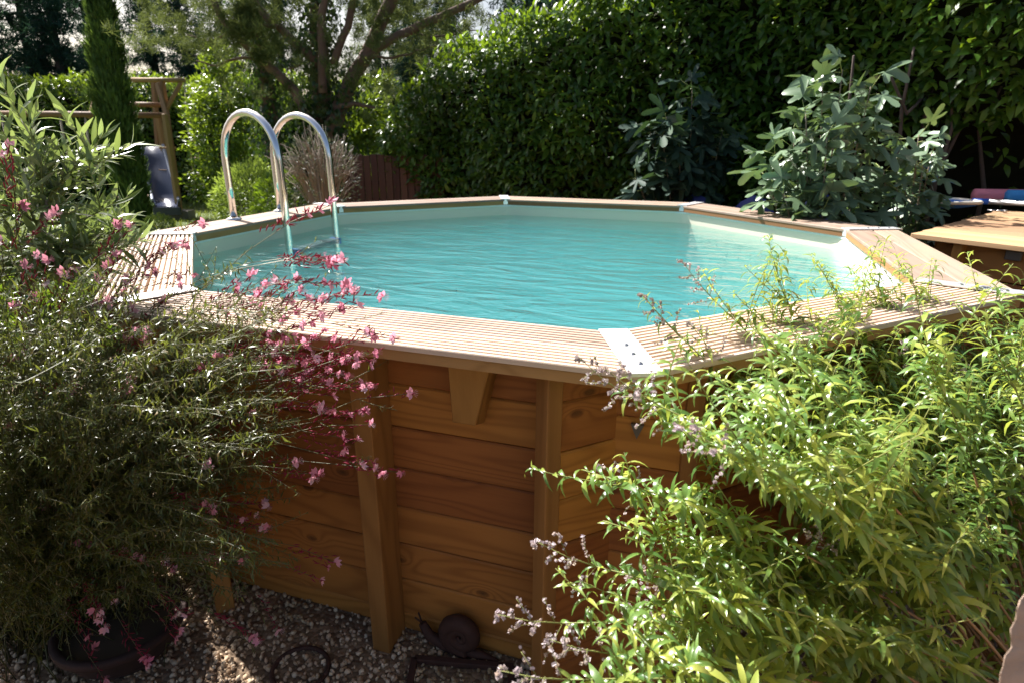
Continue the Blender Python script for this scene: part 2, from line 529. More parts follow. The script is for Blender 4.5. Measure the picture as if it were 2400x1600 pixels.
M_grass = leafmat('grass_blade', [(0.10, 0.14, 0.03), (0.16, 0.21, 0.045), (0.26, 0.28, 0.09)], (0.30, 0.36, 0.06), 0.5, 0.35, 0.3)
M_gravel = leafmat('gravel_stone', [(0.36, 0.24, 0.15), (0.58, 0.43, 0.30), (0.72, 0.58, 0.43)], (0, 0, 0), 0.9, 0.0, 0.2)

# ground materials
t = NT('gravel_bed'); tc = t.n('TexCoord')
vo = t.n('TexVoronoi', i_Scale=55.0); t.l(tc.outputs['Object'], vo.inputs[0])
nz = t.n('TexNoise', i_Scale=4.0, i_Detail=5.0); t.l(tc.outputs['Object'], nz.inputs[0])
c = t.mix(vo.outputs['Color'], (0.13, 0.08, 0.05), (0.36, 0.25, 0.16)); c = t.mix(t.ramp(nz.outputs[0], [(0.4, (0, 0, 0)), (0.7, (0.6, 0.6, 0.6))]), c, (0.10, 0.07, 0.045))
p = t.n('BsdfPrincipled', i_Roughness=0.95); t.l(c, p.inputs['Base Color'])
b = t.n('Bump', i_Strength=0.9, i_Distance=0.01); b.invert = True; t.l(vo.outputs['Distance'], b.inputs['Height']); t.l(b.outputs[0], p.inputs['Normal'])
t.l(p.outputs[0], t.out.inputs[0]); M_gravelbed = t.m
M_soil = simple('dry_soil', (0.07, 0.05, 0.032), 0.95, noise=0.4, nscale=1.5, bump=0.3)
M_lawn = simple('lawn_base', (0.08, 0.11, 0.03), 0.95, noise=0.35, nscale=2.5, bump=0.3)

# pool water: a clear tinted surface over a body that takes out the red
t = NT('pool_water')
tc = t.n('TexCoord')
mp = t.n('Mapping'); mp.inputs['Rotation'].default_value = (0, 0, 0.35); mp.inputs['Scale'].default_value = (1.0, 2.6, 1.0); t.l(tc.outputs['Object'], mp.inputs[0])
n1 = t.n('TexNoise', i_Scale=2.6, i_Detail=3.0, i_Roughness=0.5, i_Distortion=0.8); t.l(mp.outputs[0], n1.inputs[0])
n2 = t.n('TexNoise', i_Scale=9.0, i_Detail=3.0, i_Roughness=0.55, i_Distortion=0.6); t.l(mp.outputs[0], n2.inputs[0])
hh = t.math('ADD', n1.outputs[0], t.math('MULTIPLY', n2.outputs[0], 0.22))
b = t.n('Bump', i_Strength=0.6, i_Distance=0.06); t.l(hh, b.inputs['Height'])
fr = t.n('Fresnel'); t.l(b.outputs[0], fr.inputs['Normal'])
ge = t.n('NewGeometry')      # same index of refraction from both sides: the rays go straight through
t.l(t.math('ADD', 1.33, t.math('MULTIPLY', ge.outputs['Backfacing'], 1 / 1.33 - 1.33)), fr.inputs['IOR'])
gl = t.n('BsdfGlossy', i_Roughness=0.03); t.l(b.outputs[0], gl.inputs['Normal'])
tr = t.n('BsdfTransparent'); tr.inputs[0].default_value = (0.80, 0.96, 0.95, 1)
mx = t.n('MixShader'); t.l(fr.outputs[0], mx.inputs[0]); t.l(tr.outputs[0], mx.inputs[1]); t.l(gl.outputs[0], mx.inputs[2])
t.l(mx.outputs[0], t.out.inputs['Surface'])
va = t.n('VolumeAbsorption', i_Density=0.42); va.inputs['Color'].default_value = (0.0, 0.90, 0.97, 1)
vs = t.n('VolumeScatter', i_Density=0.60); vs.inputs['Color'].default_value = (0.32, 0.86, 1.0, 1)
ad = t.n('AddShader'); t.l(va.outputs[0], ad.inputs[0]); t.l(vs.outputs[0], ad.inputs[1])
t.l(ad.outputs[0], t.out.inputs['Volume'])
M_water = t.m

# ------------------------------------------------------------------ the setting
def sheet(name, x0, x1, y0, y1, z, mat, nx=1, ny=1):
    V = [(x0 + (x1 - x0) * i / nx, y0 + (y1 - y0) * j / ny, z) for j in range(ny + 1) for i in range(nx + 1)]
    F = [(j * (nx + 1) + i, j * (nx + 1) + i + 1, (j + 1) * (nx + 1) + i + 1, (j + 1) * (nx + 1) + i) for j in range(ny) for i in range(nx)]
    o = mesh_obj(name, V, F, mat)
    return tag(o, kind='structure')

sheet('ground', -250, 250, -250, 250, -0.004, M_soil)
gb = prism('gravel_path', [(-3.6, -4.5), (4.5, -4.5), (5.0, 1.8), (3.0, 2.3), (-2.8, 3.0), (-3.6, 0.0)], -0.003, 0.0, M_gravelbed)
tag(gb, kind='structure')
lw = prism('lawn', [(-30, -2), (-3.7, -2), (-3.7, 0), (-3.0, 3.2), (-4.0, 14.5), (-30, 14.5)], -0.002, 0.002, M_lawn)
tag(lw, kind='structure')

# ------------------------------------------------------------------ the pool
A_, B_, C_, W_ = 1.702, 1.6735, 0.9765, 0.2885
TOPZ = 1.15
def octo(o):
    a = A_ + o; b_ = B_ + o; c = C_ + o * (2 - math.sqrt(2))
    return [Vector(v) for v in ((-a + c, -b_), (-a, -b_ + c), (-a, b_ - c), (-a + c, b_), (a - c, b_), (a, b_ - c), (a, -b_ + c), (a - c, -b_))]

pool = thing('wooden_pool', 'octagonal above-ground wooden swimming pool with grooved decking rim and turquoise water', 'swimming pool', (0, 0, 0))

def coping_profile(o0, o1, grooved):
    th = 0.015
    top = []
    if grooved:
        n = 7; pitch = (o1 - o0) / n
        for k in range(n):
            s = o0 + k * pitch
            g = pitch * 0.42
            a = s + (0.002 if k == 0 else g / 2)
            top += [(a, TOPZ - (0.0015 if k else 0.003)), (a + 0.0015, TOPZ), (s + pitch - (0.0035 if k == n - 1 else g / 2 + 0.0015), TOPZ)]
            if k == n - 1: top += [(s + pitch - 0.0015, TOPZ - 0.003)]
            else: top += [(s + pitch - g / 2, TOPZ - 0.0015), (s + pitch - g / 2 + 0.001, TOPZ - 0.0105), (s + pitch + g / 2 - 0.001, TOPZ - 0.0105)]
    else:
        top = [(o0 + 0.001, TOPZ - 0.003), (o0 + 0.004, TOPZ), (o1 - 0.004, TOPZ), (o1 - 0.001, TOPZ - 0.003)]
    return top + [(o1 - 0.001, TOPZ - th), (o0 + 0.001, TOPZ - th)]

def lerp_oct(i, o):
    return octo(o)[i % 8]

for i in range(8):
    j = (i + 1) % 8
    grooved = i in (0, 6, 7)
    mat = M_coping if grooved else M_coping_old
    for (o0, o1) in ((0.0, W_ / 2 - 0.0025), (W_ / 2 + 0.0025, W_)):
        prof = coping_profile(o0, o1, grooved)
        V = []
        for e in (i, j):
            for (o, z) in prof:
                q = lerp_oct(e, o); V.append((q.x, q.y, z))
        n = len(prof)
        F = [(k, (k + 1) % n, n + (k + 1) % n, n + k) for k in range(n)] + [tuple(range(n)), tuple(range(n, 2 * n))[::-1]]
        a = octo(0)[i]; b = octo(0)[j]
        dz = (random.random() - .5) * 0.002
        o = mesh_obj('coping_board', [(v[0], v[1], v[2] + dz) for v in V], F, mat, pool, frame((a.x, a.y, TOPZ), (b.x - a.x, b.y - a.y, 0)))
        fixn(o)
    V = []
    for e in (i, j):
        for (o, z) in ((0.004, TOPZ - .0155), (W_ - .006, TOPZ - .0155), (W_ - .006, TOPZ - .046), (0.004, TOPZ - .046)):
            q = lerp_oct(e, o); V.append((q.x, q.y, z))
    a = octo(0)[i]; b = octo(0)[j]
    o = mesh_obj('rim_beam', V, [(0, 1, 5, 4), (1, 2, 6, 5), (2, 3, 7, 6), (3, 0, 4, 7), (0, 1, 2, 3), (4, 5, 6, 7)], M_rim, pool, frame((a.x, a.y, TOPZ), (b.x - a.x, b.y - a.y, 0))); fixn(o)
    # corner plate: strip along the mitre, folded down on the inside
    pi_ = octo(-0.003)[i]; po = octo(W_ + 0.006)[i]
    d = (po - pi_); L = d.length; d.normalize(); nrm = Vector((-d.y, d.x))
    hw = 0.040
    def P(s, w, z): q = pi_ + d * s + nrm * w; return (q.x, q.y, z)
    z0 = TOPZ + 0.003; z1 = z0 + 0.003
    V = []
    sec = [(0.0, z0 - 0.045), (0.0, z1), (L, z1), (L, z1 - 0.009), (L - 0.003, z1 - 0.009), (L - 0.003, z0), (0.003, z0), (0.003, z0 - 0.045)]
    # inner edge follows the two board edges, so the strip ends square to the mitre
    for w in (-hw, hw):
        for (s, z) in sec: V.append(P(s, w, z))
    n = len(sec)
    F = [(k, (k + 1) % n, n + (k + 1) % n, n + k) for k in range(n)] + [tuple(range(n)), tuple(range(n, 2 * n))[::-1]]
    o = mesh_obj('corner_plate', V, F, M_alu if i != 7 else M_plate, pool); fixn(o); plate = o
    for s in (0.42, 0.62, 0.82):
        q = pi_ + d * (L * s)
        lathe('screw', [(0.0, 0.0045), (0.006, 0.0035), (0.0095, 0.0)], (q.x, q.y, z1), M_screw, plate, 10)

# wall planks, crossing at each corner like log-cabin joints
PH = 0.145
WO, WT, EXT = 0.087, 0.045, 0.175
for i in range(8):
    j = (i + 1) % 8
    co = octo(WO); a = co[i]; b = co[j]
    d = (b - a).normalized(); nrm = Vector((d.y, -d.x))      # outward for this winding?
    if nrm.dot(a) < 0: nrm = -nrm
    a2 = a - d * EXT; b2 = b + d * EXT
    half = (i % 2) * PH * 0.5
    zs = [0.0]
    z = PH - half if half else PH
    while z < 1.10: zs.append(z); z += PH
    zs.append(1.100)
    if zs[-1] - zs[-2] < 0.03: zs.pop(-2)
    for k in range(len(zs) - 1):
        za = zs[k] + 0.001; zb = zs[k + 1] - 0.001
        ch = 0.005
        jj = (random.random() - .5) * 0.003
        prof = [(0 + jj, za + ch), (0 + jj, zb - ch), (-ch + jj, zb), (-WT, zb), (-WT, za), (-ch + jj, za)]
        V = []
        for e in (a2, b2):
            for (o, zz) in prof:
                q = e + nrm * o; V.append((q.x, q.y, zz))
        n = len(prof)
        F = [(m, (m + 1) % n, n + (m + 1) % n, n + m) for m in range(n)] + [tuple(range(n)), tuple(range(n, 2 * n))[::-1]]
        o = mesh_obj('wall_plank', V, F, M_wall, pool, frame((a2.x, a2.y, za), (d.x, d.y, 0))); fixn(o)
    # cover posts on both crossing ends
    for (e, s) in ((a2, -1), (b2, 1)):
        c0 = e - nrm * (WT / 2) + d * s * 0.024
        beam('post', (c0.x, c0.y, 0.0), (c0.x, c0.y, 1.100), 0.062, 0.045, M_post, pool, (d.x, d.y, 0), 0.003)
    # stiffener in the middle of the side, and gussets holding the coping
    m = (a + b) / 2 - d * 0.04
    c0 = m + nrm * 0.060
    beam('post', (c0.x, c0.y, 0.0), (c0.x, c0.y, 1.100), 0.064, 0.116, M_post, pool, (nrm.x, nrm.y, 0), 0.003)
    for s in (-1, 1):
        g0 = m + d * (s * 0.315)
        def G(u, o, z): q = g0 + d * u + nrm * (o + 0.002); return (q.x, q.y, z)
        V = [G(-0.085, 0, 1.100), (G(0.045, 0, 1.100)), G(0.045, 0.095, 1.100), G(-0.085, 0.095, 1.100),
             G(-0.025, 0, 0.860), (G(0.045, 0, 0.860)), G(0.045, 0.072, 0.885), G(-0.025, 0.072, 0.885)]
        F = [(0, 1, 2, 3), (4, 7, 6, 5), (0, 4, 5, 1), (1, 5, 6, 2), (2, 6, 7, 3), (3, 7, 4, 0)]
        o = mesh_obj('coping_bracket', V, F, M_post, pool, frame((g0.x, g0.y, 1.11), (0, 0, -1), (nrm.x, nrm.y, 0))); fixn(o); bevel(o, 0.003)

# liner with rounded corners, floor, white top rail
def ring(o, r=0.13, seg=4):
    P0 = octo(o); out = []
    for i in range(8):
        p = P0[i]; a = (P0[i - 1] - p).normalized(); b = (P0[(i + 1) % 8] - p).normalized()
        s = p + a * r * 0.8; e = p + b * r * 0.8
        for k in range(seg + 1):
            tt = k / seg
            q = s * (1 - tt) ** 2 + p * 2 * tt * (1 - tt) + e * tt * tt
            out.append(q)
    return out
R0 = ring(0.022); n = len(R0)
zl = [1.098, 0.9, 0.6, 0.3, 0.08, 0.03]
V = []
for k, z in enumerate(zl):
    o_ = 0.022 if k < 4 else (0.0 if k == 4 else -0.05)
    V += [(q.x, q.y, z) for q in ring(o_)]
F = []
for k in range(len(zl) - 1):
    for m in range(n): F.append((k * n + m, k * n + (m + 1) % n, (k + 1) * n + (m + 1) % n, (k + 1) * n + m))
F.append(tuple(range((len(zl) - 1) * n, len(zl) * n)))
liner = mesh_obj('liner', V, F, M_liner, pool, smooth=True)
V = [(q.x, q.y, z) for z, o_ in ((1.090, .019), (1.103, .019), (1.103, .034), (1.090, .034)) for q in ring(o_)]
F = [(k * n + m, k * n + (m + 1) % n, ((k + 1) % 4) * n + (m + 1) % n, ((k + 1) % 4) * n + m) for k in range(4) for m in range(n)]
mesh_obj('liner_rail', V, F, M_white, pool)
# skimmer opening on the right-hand side wall
sk = mesh_obj('skimmer', [(1.712, y, z) for y, z in ((-0.42, 0.90), (-0.12, 0.90), (-0.12, 1.08), (-0.42, 1.08), (-0.39, 0.93), (-0.15, 0.93), (-0.15, 1.05), (-0.39, 1.05))] +
              [(1.722, y, z) for y, z in ((-0.42, 0.90), (-0.12, 0.90), (-0.12, 1.08), (-0.42, 1.08))] + [(1.718, y, z) for y, z in ((-0.39, 0.93), (-0.15, 0.93), (-0.15, 1.05), (-0.39, 1.05))],
              [(0, 1, 5, 4), (1, 2, 6, 5), (2, 3, 7, 6), (3, 0, 4, 7), (0, 8, 9, 1), (1, 9, 10, 2), (2, 10, 11, 3), (3, 11, 8, 0), (12, 13, 14, 15)], M_white, pool)
fixn(sk)
# small angle bracket screwed to the crossing planks
q = octo(WO)[7]
br = mesh_obj('angle_bracket', [(q.x + .04, q.y - .002, .93), (q.x + .075, q.y - .002, .93), (q.x + .058, q.y - .002, .885), (q.x + .04, q.y - .012, .93), (q.x + .075, q.y - .012, .93), (q.x + .058, q.y - .008, .885)],
              [(0, 1, 2), (3, 5, 4), (0, 3, 4, 1), (1, 4, 5, 2), (2, 5, 3, 0)], M_zinc, pool)

# water body
WZ = 1.017
RW = ring(0.024)
NR = 1
V = [(q.x, q.y, WZ) for q in RW] + [(q.x, q.y, 0.034) for q in ring(0.0)]
F = [tuple(range(n)), tuple(range(n, 2 * n))[::-1]] + [(m, n + m, n + (m + 1) % n, (m + 1) % n) for m in range(n)]
water = mesh_obj('pool_water', V, F, M_water); fixn(water)
tag(water, kind='structure')

# ------------------------------------------------------------------ ladder
lad = thing('pool_ladder', 'polished steel pool ladder with two looped handrails hooked over the left rim', 'ladder', (-1.7, 0, TOPZ))
LEG = []
for (bx, by, ix, iy) in ((-1.925, -0.150, -1.42, -0.285), (-1.94, 0.31, -1.425, 0.205)):
    b0 = Vector((bx, by, 0)); i0 = Vector((ix, iy, 0)); mid = (b0 + i0) / 2; rad = (i0 - b0).length / 2
    dr = (i0 - b0).normalized()
    pts = [Vector((bx, by, TOPZ + 0.005)), Vector((bx, by, TOPZ + 0.2))]
    zc = 1.78 - rad
    for k in range(17):
        a = PI - PI * k / 16
        q = mid + dr * rad * math.cos(a); pts.append(Vector((q.x, q.y, zc + rad * math.sin(a))))
    pts += [Vector((ix, iy, 1.2)), Vector((ix, iy, 0.8)), Vector((ix, iy, 0.12))]
    tube('handrail', pts, 0.0215, M_steel, lad, 16)
    lathe('flange', [(0.022, 0.016), (0.030, 0.014), (0.046, 0.006), (0.048, 0.0)], (bx, by, TOPZ + 0.001), M_steel, lad, 20)
    LEG.append(i0)
for z in (0.992, 0.76, 0.5, 0.25):
    a = Vector((LEG[0].x, LEG[0].y, z)); b = Vector((LEG[1].x, LEG[1].y, z))
    st = beam('step', a + Vector((0, .02, 0)), b - Vector((0, .02, 0)), 0.085, 0.028, M_step, lad, bev=0.006)
    for e, s in ((a, 1), (b, -1)):
        beam('step_cap', e + Vector((-.03, s * .024, 0)), e + Vector((.05, s * .024, 0)), 0.012, 0.04, M_blue, st, bev=0.003)

# leaf flecks drifting in the water
TL = [leaf_template(0.35, 0.1, 0.1, 2)]
N = 120
pos = np.stack([rng.uniform(-.9, 1.5, N), rng.uniform(-1.5, .9, N), np.full(N, WZ + 0.0015)], 1)
ok = (abs(pos[:, 0]) + abs(pos[:, 1]) < 2.2) & ((pos[:, 0] > 0) | (pos[:, 1] < -.6)); pos = pos[ok]; N = len(pos)
a = rng.uniform(0, 2 * PI, N); dd = np.stack([np.cos(a), np.sin(a), np.zeros(N)], 1)
M_fleck = simple('dark_leaf_fleck', (0.02, 0.05, 0.06), 0.7)
o = scatter('x', TL, pos, frames_from(dd, np.tile([0, 0, 1.], (N, 1))), rng.uniform(.006, .022, N), M_fleck, None, stuff_name='floating_leaf_debris')
tag(o, 'tiny dark leaf flecks scattered over the pool water surface', 'debris', kind='stuff')

# ------------------------------------------------------------------ timber chest at the right
cu = Vector((0.80, -0.60, 0)); cv = Vector((0.60, 0.80, 0)) * 0 + Vector((0.53, 0.848, 0))
c0 = Vector((2.02, 0.62, 0)); CZ = 1.155
chest = thing('timber_chest', 'pine garden chest with plank lid standing beyond the right rim of the pool', 'chest', c0)
for k in range(10):
    s = k * 0.178
    a = c0 + cv * (s + .088)
    beam('lid_plank', (a.x, a.y, CZ - 0.014 + random.uniform(-.003, .002)), (a.x + cu.x * 2.0, a.y + cu.y * 2.0, CZ - 0.014 + random.uniform(-.003, .002)), 0.169, 0.028, M_chest, chest, bev=0.003)
f0 = c0 + cu * 0.10 + cv * 0.12
for k in range(6):
    z = 0.11 + 0.185 * k
    beam('front_plank', (f0.x, f0.y, z), (f0.x + cu.x * 1.8, f0.y + cu.y * 1.8, z), 0.028, 0.178, M_chestside, chest, bev=0.004)
    beam('side_plank', (f0.x, f0.y, z), (f0.x + cv.x * 1.55, f0.y + cv.y * 1.55, z), 0.028, 0.178, M_chestside, chest, bev=0.004)
for s in (0.12, 0.9, 1.6):
    a = f0 + cu * s - cv * 0.045
    beam('post', (a.x, a.y, 0), (a.x, a.y, CZ - 0.03), 0.07, 0.045, M_post, chest, (cu.x, cu.y, 0))
a = f0 + cu * 0.32 - cv * 0.03
beam('latch', (a.x, a.y, CZ - 0.065), (a.x + cu.x * 0.07, a.y + cu.y * 0.07, CZ - 0.065), 0.02, 0.05, M_zinc, chest)

# net, noodles, clip on the lid
hz = CZ + 0.055
na = at_z(2083, 462, hz); nb = at_z(2232, 462, hz); pe = at_z(2420, 472, hz)
nx = (nb - na); nl = nx.length; nx.normalize(); ny = Vector((0, 0, 1)).cross(nx)
net = thing('pool_net', 'skimmer net with cream hoop, blue mesh and silver pole lying on the chest lid', 'pool net', (nb.x, nb.y, CZ))
def hoop(s, u, z=0):      # rounded rectangle outline
    pts = []
    for k in range(33):
        a = 2 * PI * k / 32
        cx, sy = math.cos(a), math.sin(a)
        ex = math.copysign(abs(cx) ** 0.55, cx); ey = math.copysign(abs(sy) ** 0.55, sy)
        q = na + nx * (nl / 2 + ex * nl / 2 * s) + ny * (ey * u) + Vector((0, 0, z)); pts.append(q)
    return pts
tube('hoop', hoop(1, 0.17), 0.0125, M_hoop, net, 8)
rings = [hoop(1, 0.17, 0)[:32], hoop(.9, .15, -.025)[:32], hoop(.55, .09, -.045)[:32]]
V = [p for r in rings for p in r]
F = [(k * 32 + m, k * 32 + (m + 1) % 32, (k + 1) * 32 + (m + 1) % 32, (k + 1) * 32 + m) for k in range(2) for m in range(32)] + [tuple(range(64, 96))]
mesh_obj('mesh_bag', V, F, M_bluenet, net, smooth=True)
pd = (pe - nb).normalized()
tube('socket', [nb, nb + pd * 0.10], 0.021, M_blue, net)
tube('pole', [nb + pd * 0.09, nb + pd * 1.3], 0.019, M_alu, net)
zz = CZ + 0.055
p0 = at_z(2238, 449, zz + .02); p1 = at_z(2420, 452, zz + .02)
ndir = (p1 - p0).normalized()
tag(tube('pool_noodle', [p0 + Vector((0, 0, 0)), p0 + ndir * 1.2], [0.05, 0.05], M_noodlep, None, 18), 'pink foam pool noodle whose end sticks out behind the blue one', 'pool noodle')
p0b = p0 + ndir * 0.17 + Vector((0.03, -0.085, -0.0))
tag(tube('pool_noodle', [p0b, p0b + ndir * 1.1], [0.052, 0.052], M_noodleb, None, 18), 'blue foam pool noodle lying on the chest lid behind the net pole', 'pool noodle')
cp = at_z(2300, 487, CZ)
clip = thing('metal_clip', 'small steel snap clip lying on the chest lid beside the pole', 'clip', cp)
tube('ring', [cp + Vector((0.03 * math.cos(a), 0.02 * math.sin(a), 0.008)) for a in [2 * PI * k / 12 for k in range(13)]], 0.005, M_screw, clip, 6)
tube('gate', [cp + Vector((-.02, 0, .008)), cp + Vector((-.09, -.02, .01)), cp + Vector((-.06, -.05, .01))], 0.006, M_screw, clip, 6)

# blue tarpaulin heaped behind the far rim
tp = at(1740, 492, 5.3)
V = []; F = []
nxx = 14; nyy = 5
for j_ in range(nyy):
    for i_ in range(nxx):
        u = i_ / (nxx - 1) - .5; v = j_ / (nyy - 1) - .5
        h = 1.10 * (1 - 1.1 * abs(v) ** 1.6 * 2) + 0.10 * math.sin(i_ * 1.3) * (1 - abs(v)) + 0.07 * (u > .2) + random.uniform(-.02, .02)
        V.append((tp.x + u * 1.3, tp.y + v * 0.5 + u * -.35, max(0.0, h)))
for j_ in range(nyy - 1):
    for i_ in range(nxx - 1): F.append((j_ * nxx + i_, j_ * nxx + i_ + 1, (j_ + 1) * nxx + i_ + 1, (j_ + 1) * nxx + i_))
o = mesh_obj('tarpaulin', V, F, M_tarp)
tag(o, 'folded blue tarpaulin heaped behind the far right rim of the pool', 'tarpaulin')
sm = o.modifiers.new('thickness', 'SOLIDIFY'); sm.thickness = 0.006

# ------------------------------------------------------------------ gravel stones
ico = bmesh.new(); bmesh.ops.create_icosphere(ico, subdivisions=1, radius=0.5)
bmesh.ops.triangulate(ico, faces=ico.faces)
iv = np.array([v.co for v in ico.verts], np.float32); fi = np.array([[v.index for v in f.verts] for f in ico.faces], np.int32); ico.free()
ST = [(iv * (1 + rng.uniform(-.28, .28, (len(iv), 1))).astype(np.float32), fi) for _ in range(6)]
N = 17000
px = np.concatenate([rng.uniform(-1.9, 1.3, int(N * .62)), rng.uniform(1.0, 3.1, N - int(N * .62))])
py = np.concatenate([rng.uniform(-2.75, -1.72, int(N * .62)), rng.uniform(-2.3, 0.1, N - int(N * .62))])
inside = (abs(px) < A_ + .05) & (abs(py) < B_ + .05) & (abs(px) + abs(py) < A_ + B_ - C_ + .1)
px = px[~inside]; py = py[~inside]; N = len(px)
S = rng.uniform(.008, .024, N)[:, None] * rng.uniform(.6, 1.15, (N, 3)); S[:, 2] *= .75
pos = np.stack([px, py, S[:, 2] * .25 + rng.uniform(0, .006, N)], 1)
o = scatter('x', ST, pos, frames_from(rdir(N), rdir(N)), S, M_gravel, None, stuff_name='gravel', smooth=False)
tag(o, 'loose pale gravel stones covering the ground round the pool', 'gravel', kind='stuff')

# dry leaves on the gravel
TD = [leaf_template(0.55, 0.9, 0.5, 4), leaf_template(0.5, -0.6, 0.6, 4)]
for (x, y, lab) in ((985, 1475, 'curled dry brown leaf lying by the foot of the left post'), (1165, 1480, 'orange brown dry leaf leaning on the right of the snail ornament')):
    q = at_z(x, y, 0.02)
    tv, tf = TD[0 if x < 1000 else 1]
    R = frames_from(np.array([[0.8, 0.5, 0.3]]), np.array([[0.2, -.5, .8]]))[0]
    V = [tuple(R @ (v * 0.085) + np.array(q)) for v in tv]
    tag(mesh_obj('dry_leaf', V, [tuple(int(k) for k in f) for f in tf], M_dryleaf, smooth=True), lab, 'leaf')

# ------------------------------------------------------------------ snail ornament and rusty frame
sp = at_z(1062, 1500, 0.0); sp.y = max(sp.y, -1.93)
sn = thing('snail_ornament', 'rusty metal snail ornament with coiled shell standing on the gravel against the pool wall', 'ornament', (sp.x, sp.y, 0))
cs = Vector((sp.x, sp.y, 0.085)); pts = []; rad = []
for k in range(60):
    a = k / 59 * 4.6 * PI; r = 0.072 * (1 - k / 59) ** 0.8 + 0.004
    pts.append(cs + Vector((r * 0.75 * math.cos(-a - 1.2), -0.018 * k / 59, r * 0.75 * math.sin(-a - 1.2)))); rad.append(0.030 * (1 - k / 59) ** 0.7 + 0.004)
tube('shell', pts, rad, M_rust, sn, 10)
tube('body', [cs + Vector(v) for v in ((0.13, 0, -.075), (0.05, 0, -.068), (-.06, 0, -.066), (-.12, 0, -.045), (-.145, 0, .0))], [0.006, 0.018, 0.022, 0.018, 0.014], M_rust, sn, 10)
for s in (-1, 1): tube('feeler', [cs + Vector((-.145, 0, 0)), cs + Vector((-.165, s * .012, .03))], 0.003, M_rust, sn, 6)
fa, fb = at_z(952, 1512, 0.012), at_z(1178, 1532, 0.012)
fc, fd = at_z(1165, 1640, 0.012), at_z(930, 1630, 0.012)
fr_ = thing('iron_square', 'rusty square iron edging lying flat on the gravel in front of the snail', 'edging', fa)
for a, b in ((fa, fb), (fb, fc), (fc, fd), (fd, fa)):
    beam('bar', a, b, 0.022, 0.02, M_rust, fr_, bev=0.002)
hq = at_z(690, 1535, 0.01)
tag(tube('rusty_hoop', [hq + Vector((0.09 * math.cos(a), 0.085 * math.sin(a), 0.0)) for a in [2 * PI * k / 24 for k in range(25)]], 0.008, M_rust), 'round rusty iron hoop lying on the dark gravel left of the post', 'hoop')

# pots under the pink plant
q = at_z(300, 1500, 0.0)
pot = thing('terracotta_bowl', 'wide dark terracotta bowl half hidden under the pink flowering plant', 'plant pot', (q.x, q.y, 0))
lathe('bowl', [(0.0, 0.0), (0.10, 0.0), (0.155, 0.06), (0.185, 0.13), (0.195, 0.13), (0.195, 0.155), (0.175, 0.155), (0.165, 0.12), (0.0, 0.115)], (q.x, q.y, 0), M_terra, pot)
lathe('soil', [(0.0, 0.13), (0.168, 0.128)], (q.x, q.y, 0), M_soil, pot)

# ------------------------------------------------------------------ rough stone ledge close by, bottom right
e1 = at(2352, 1360, 0.55); e2 = at(2286, 1575, 0.55)
def ledge():
    ln = (e1 - e2); V = []; F = []; nn = 170; mm = 26
    t0 = -e2.z / ln.z; t1 = (2.3 - e2.z) / ln.z
    down = ((e1 + e2) / 2 - CAM).normalized() + rgt * .5      # falls away behind the arris
    from mathutils import noise as mn
    for i_ in range(nn + 1):
        base = e2 + ln * (t0 + (t1 - t0) * i_ / nn)
        for j_ in range(mm + 1):
            a_ = j_ / mm
            if a_ < .3: off = down * (.35 * (.3 - a_) / .3) + rgt * .012
            elif a_ < .5: th = (a_ - .3) / .2 * PI / 2; off = rgt * (.012 * (1 - math.sin(th)) + .012 * (1 - math.cos(th))) - down * .014 * math.sin(th)
            else: off = rgt * (.012 + .30 * (a_ - .5) / .5) - down * .014
            q = base + off
            nz_ = mn.noise(q * 38) * .0055 + mn.noise(q * 110) * .0025
            V.append(q + rgt * -nz_ - down * nz_)
    for i_ in range(nn):
        for j_ in range(mm): a_ = i_ * (mm + 1) + j_; F.append((a_, a_ + 1, a_ + mm + 2, a_ + mm + 1))
    return mesh_obj('stone_pillar', V, F, M_stone, smooth=True)
tag(ledge(), 'rough limestone pillar edge cutting across the bottom right corner', 'stone pillar')

# ------------------------------------------------------------------ lemon verbena
vr = Vector((2.02, -1.62, 0))
verb = thing('lemon_verbena', 'large lemon verbena bush with long yellow-green leaves leaning over the right of the pool rim', 'bush', vr)
TV = [leaf_template(0.21, d_, 0.30, 5, 0.6, tw) for d_, tw in ((0.8, .2), (1.2, -.3), (0.5, .5), (1.0, -.6))]
KP = (1, -1, 0)
tips = [(2222, 582, 2.55), (2062, 600, 2.5), (1866, 592, 2.5), (1752, 636, 2.52), (1560, 772, 2.72), (1640, 690, 2.6), (1985, 610, 2.5), (2310, 760, 2.9),
        (2345, 735, 2.85), (1430, 900, 2.95), (1338, 1078, 3.0), (1385, 1195, 3.02), (1370, 1300, 3.15), (1292, 1430, 3.2), (1480, 1130, 2.9), (1560, 1350, 3.1),
        (1400, 1500, 3.3), (1310, 1560, 3.35), (1700, 1480, 3.3), (1930, 1265, 3.25), (2010, 690, 2.6), (1870, 720, 2.62), (2150, 700, 2.65)]
flower_tips = {9, 12, 13, 14, 15, 16, 17, 19, 4, 5}
for _ in range(34):
    x = random.uniform(1600, 2330); tips.append((x, random.uniform(0, 150) + (650 if x > 1800 else 650 + (1800 - x) * .6), random.uniform(2.5, 2.8)))
for _ in range(42):
    x = random.uniform(1500, 2420); y = random.uniform(650, 1500)
    if x > 1850 and y > 950 and random.random() < .6: continue
    lim = 720 if x > 1700 else 720 + (1700 - x) * 1.0
    if y < lim: y = lim + random.uniform(0, 260)
    tips.append((x, y, random.uniform(2.84, 3.35)))
stems = MB(); gstems = MB()
LP, LD, LN, LS = [], [], [], []
pan = MB(); FP = []
def add_leaf(p, d, n, s):
    LP.append(tuple(p)); LD.append(tuple(d)); LN.append(tuple(n)); LS.append(s)
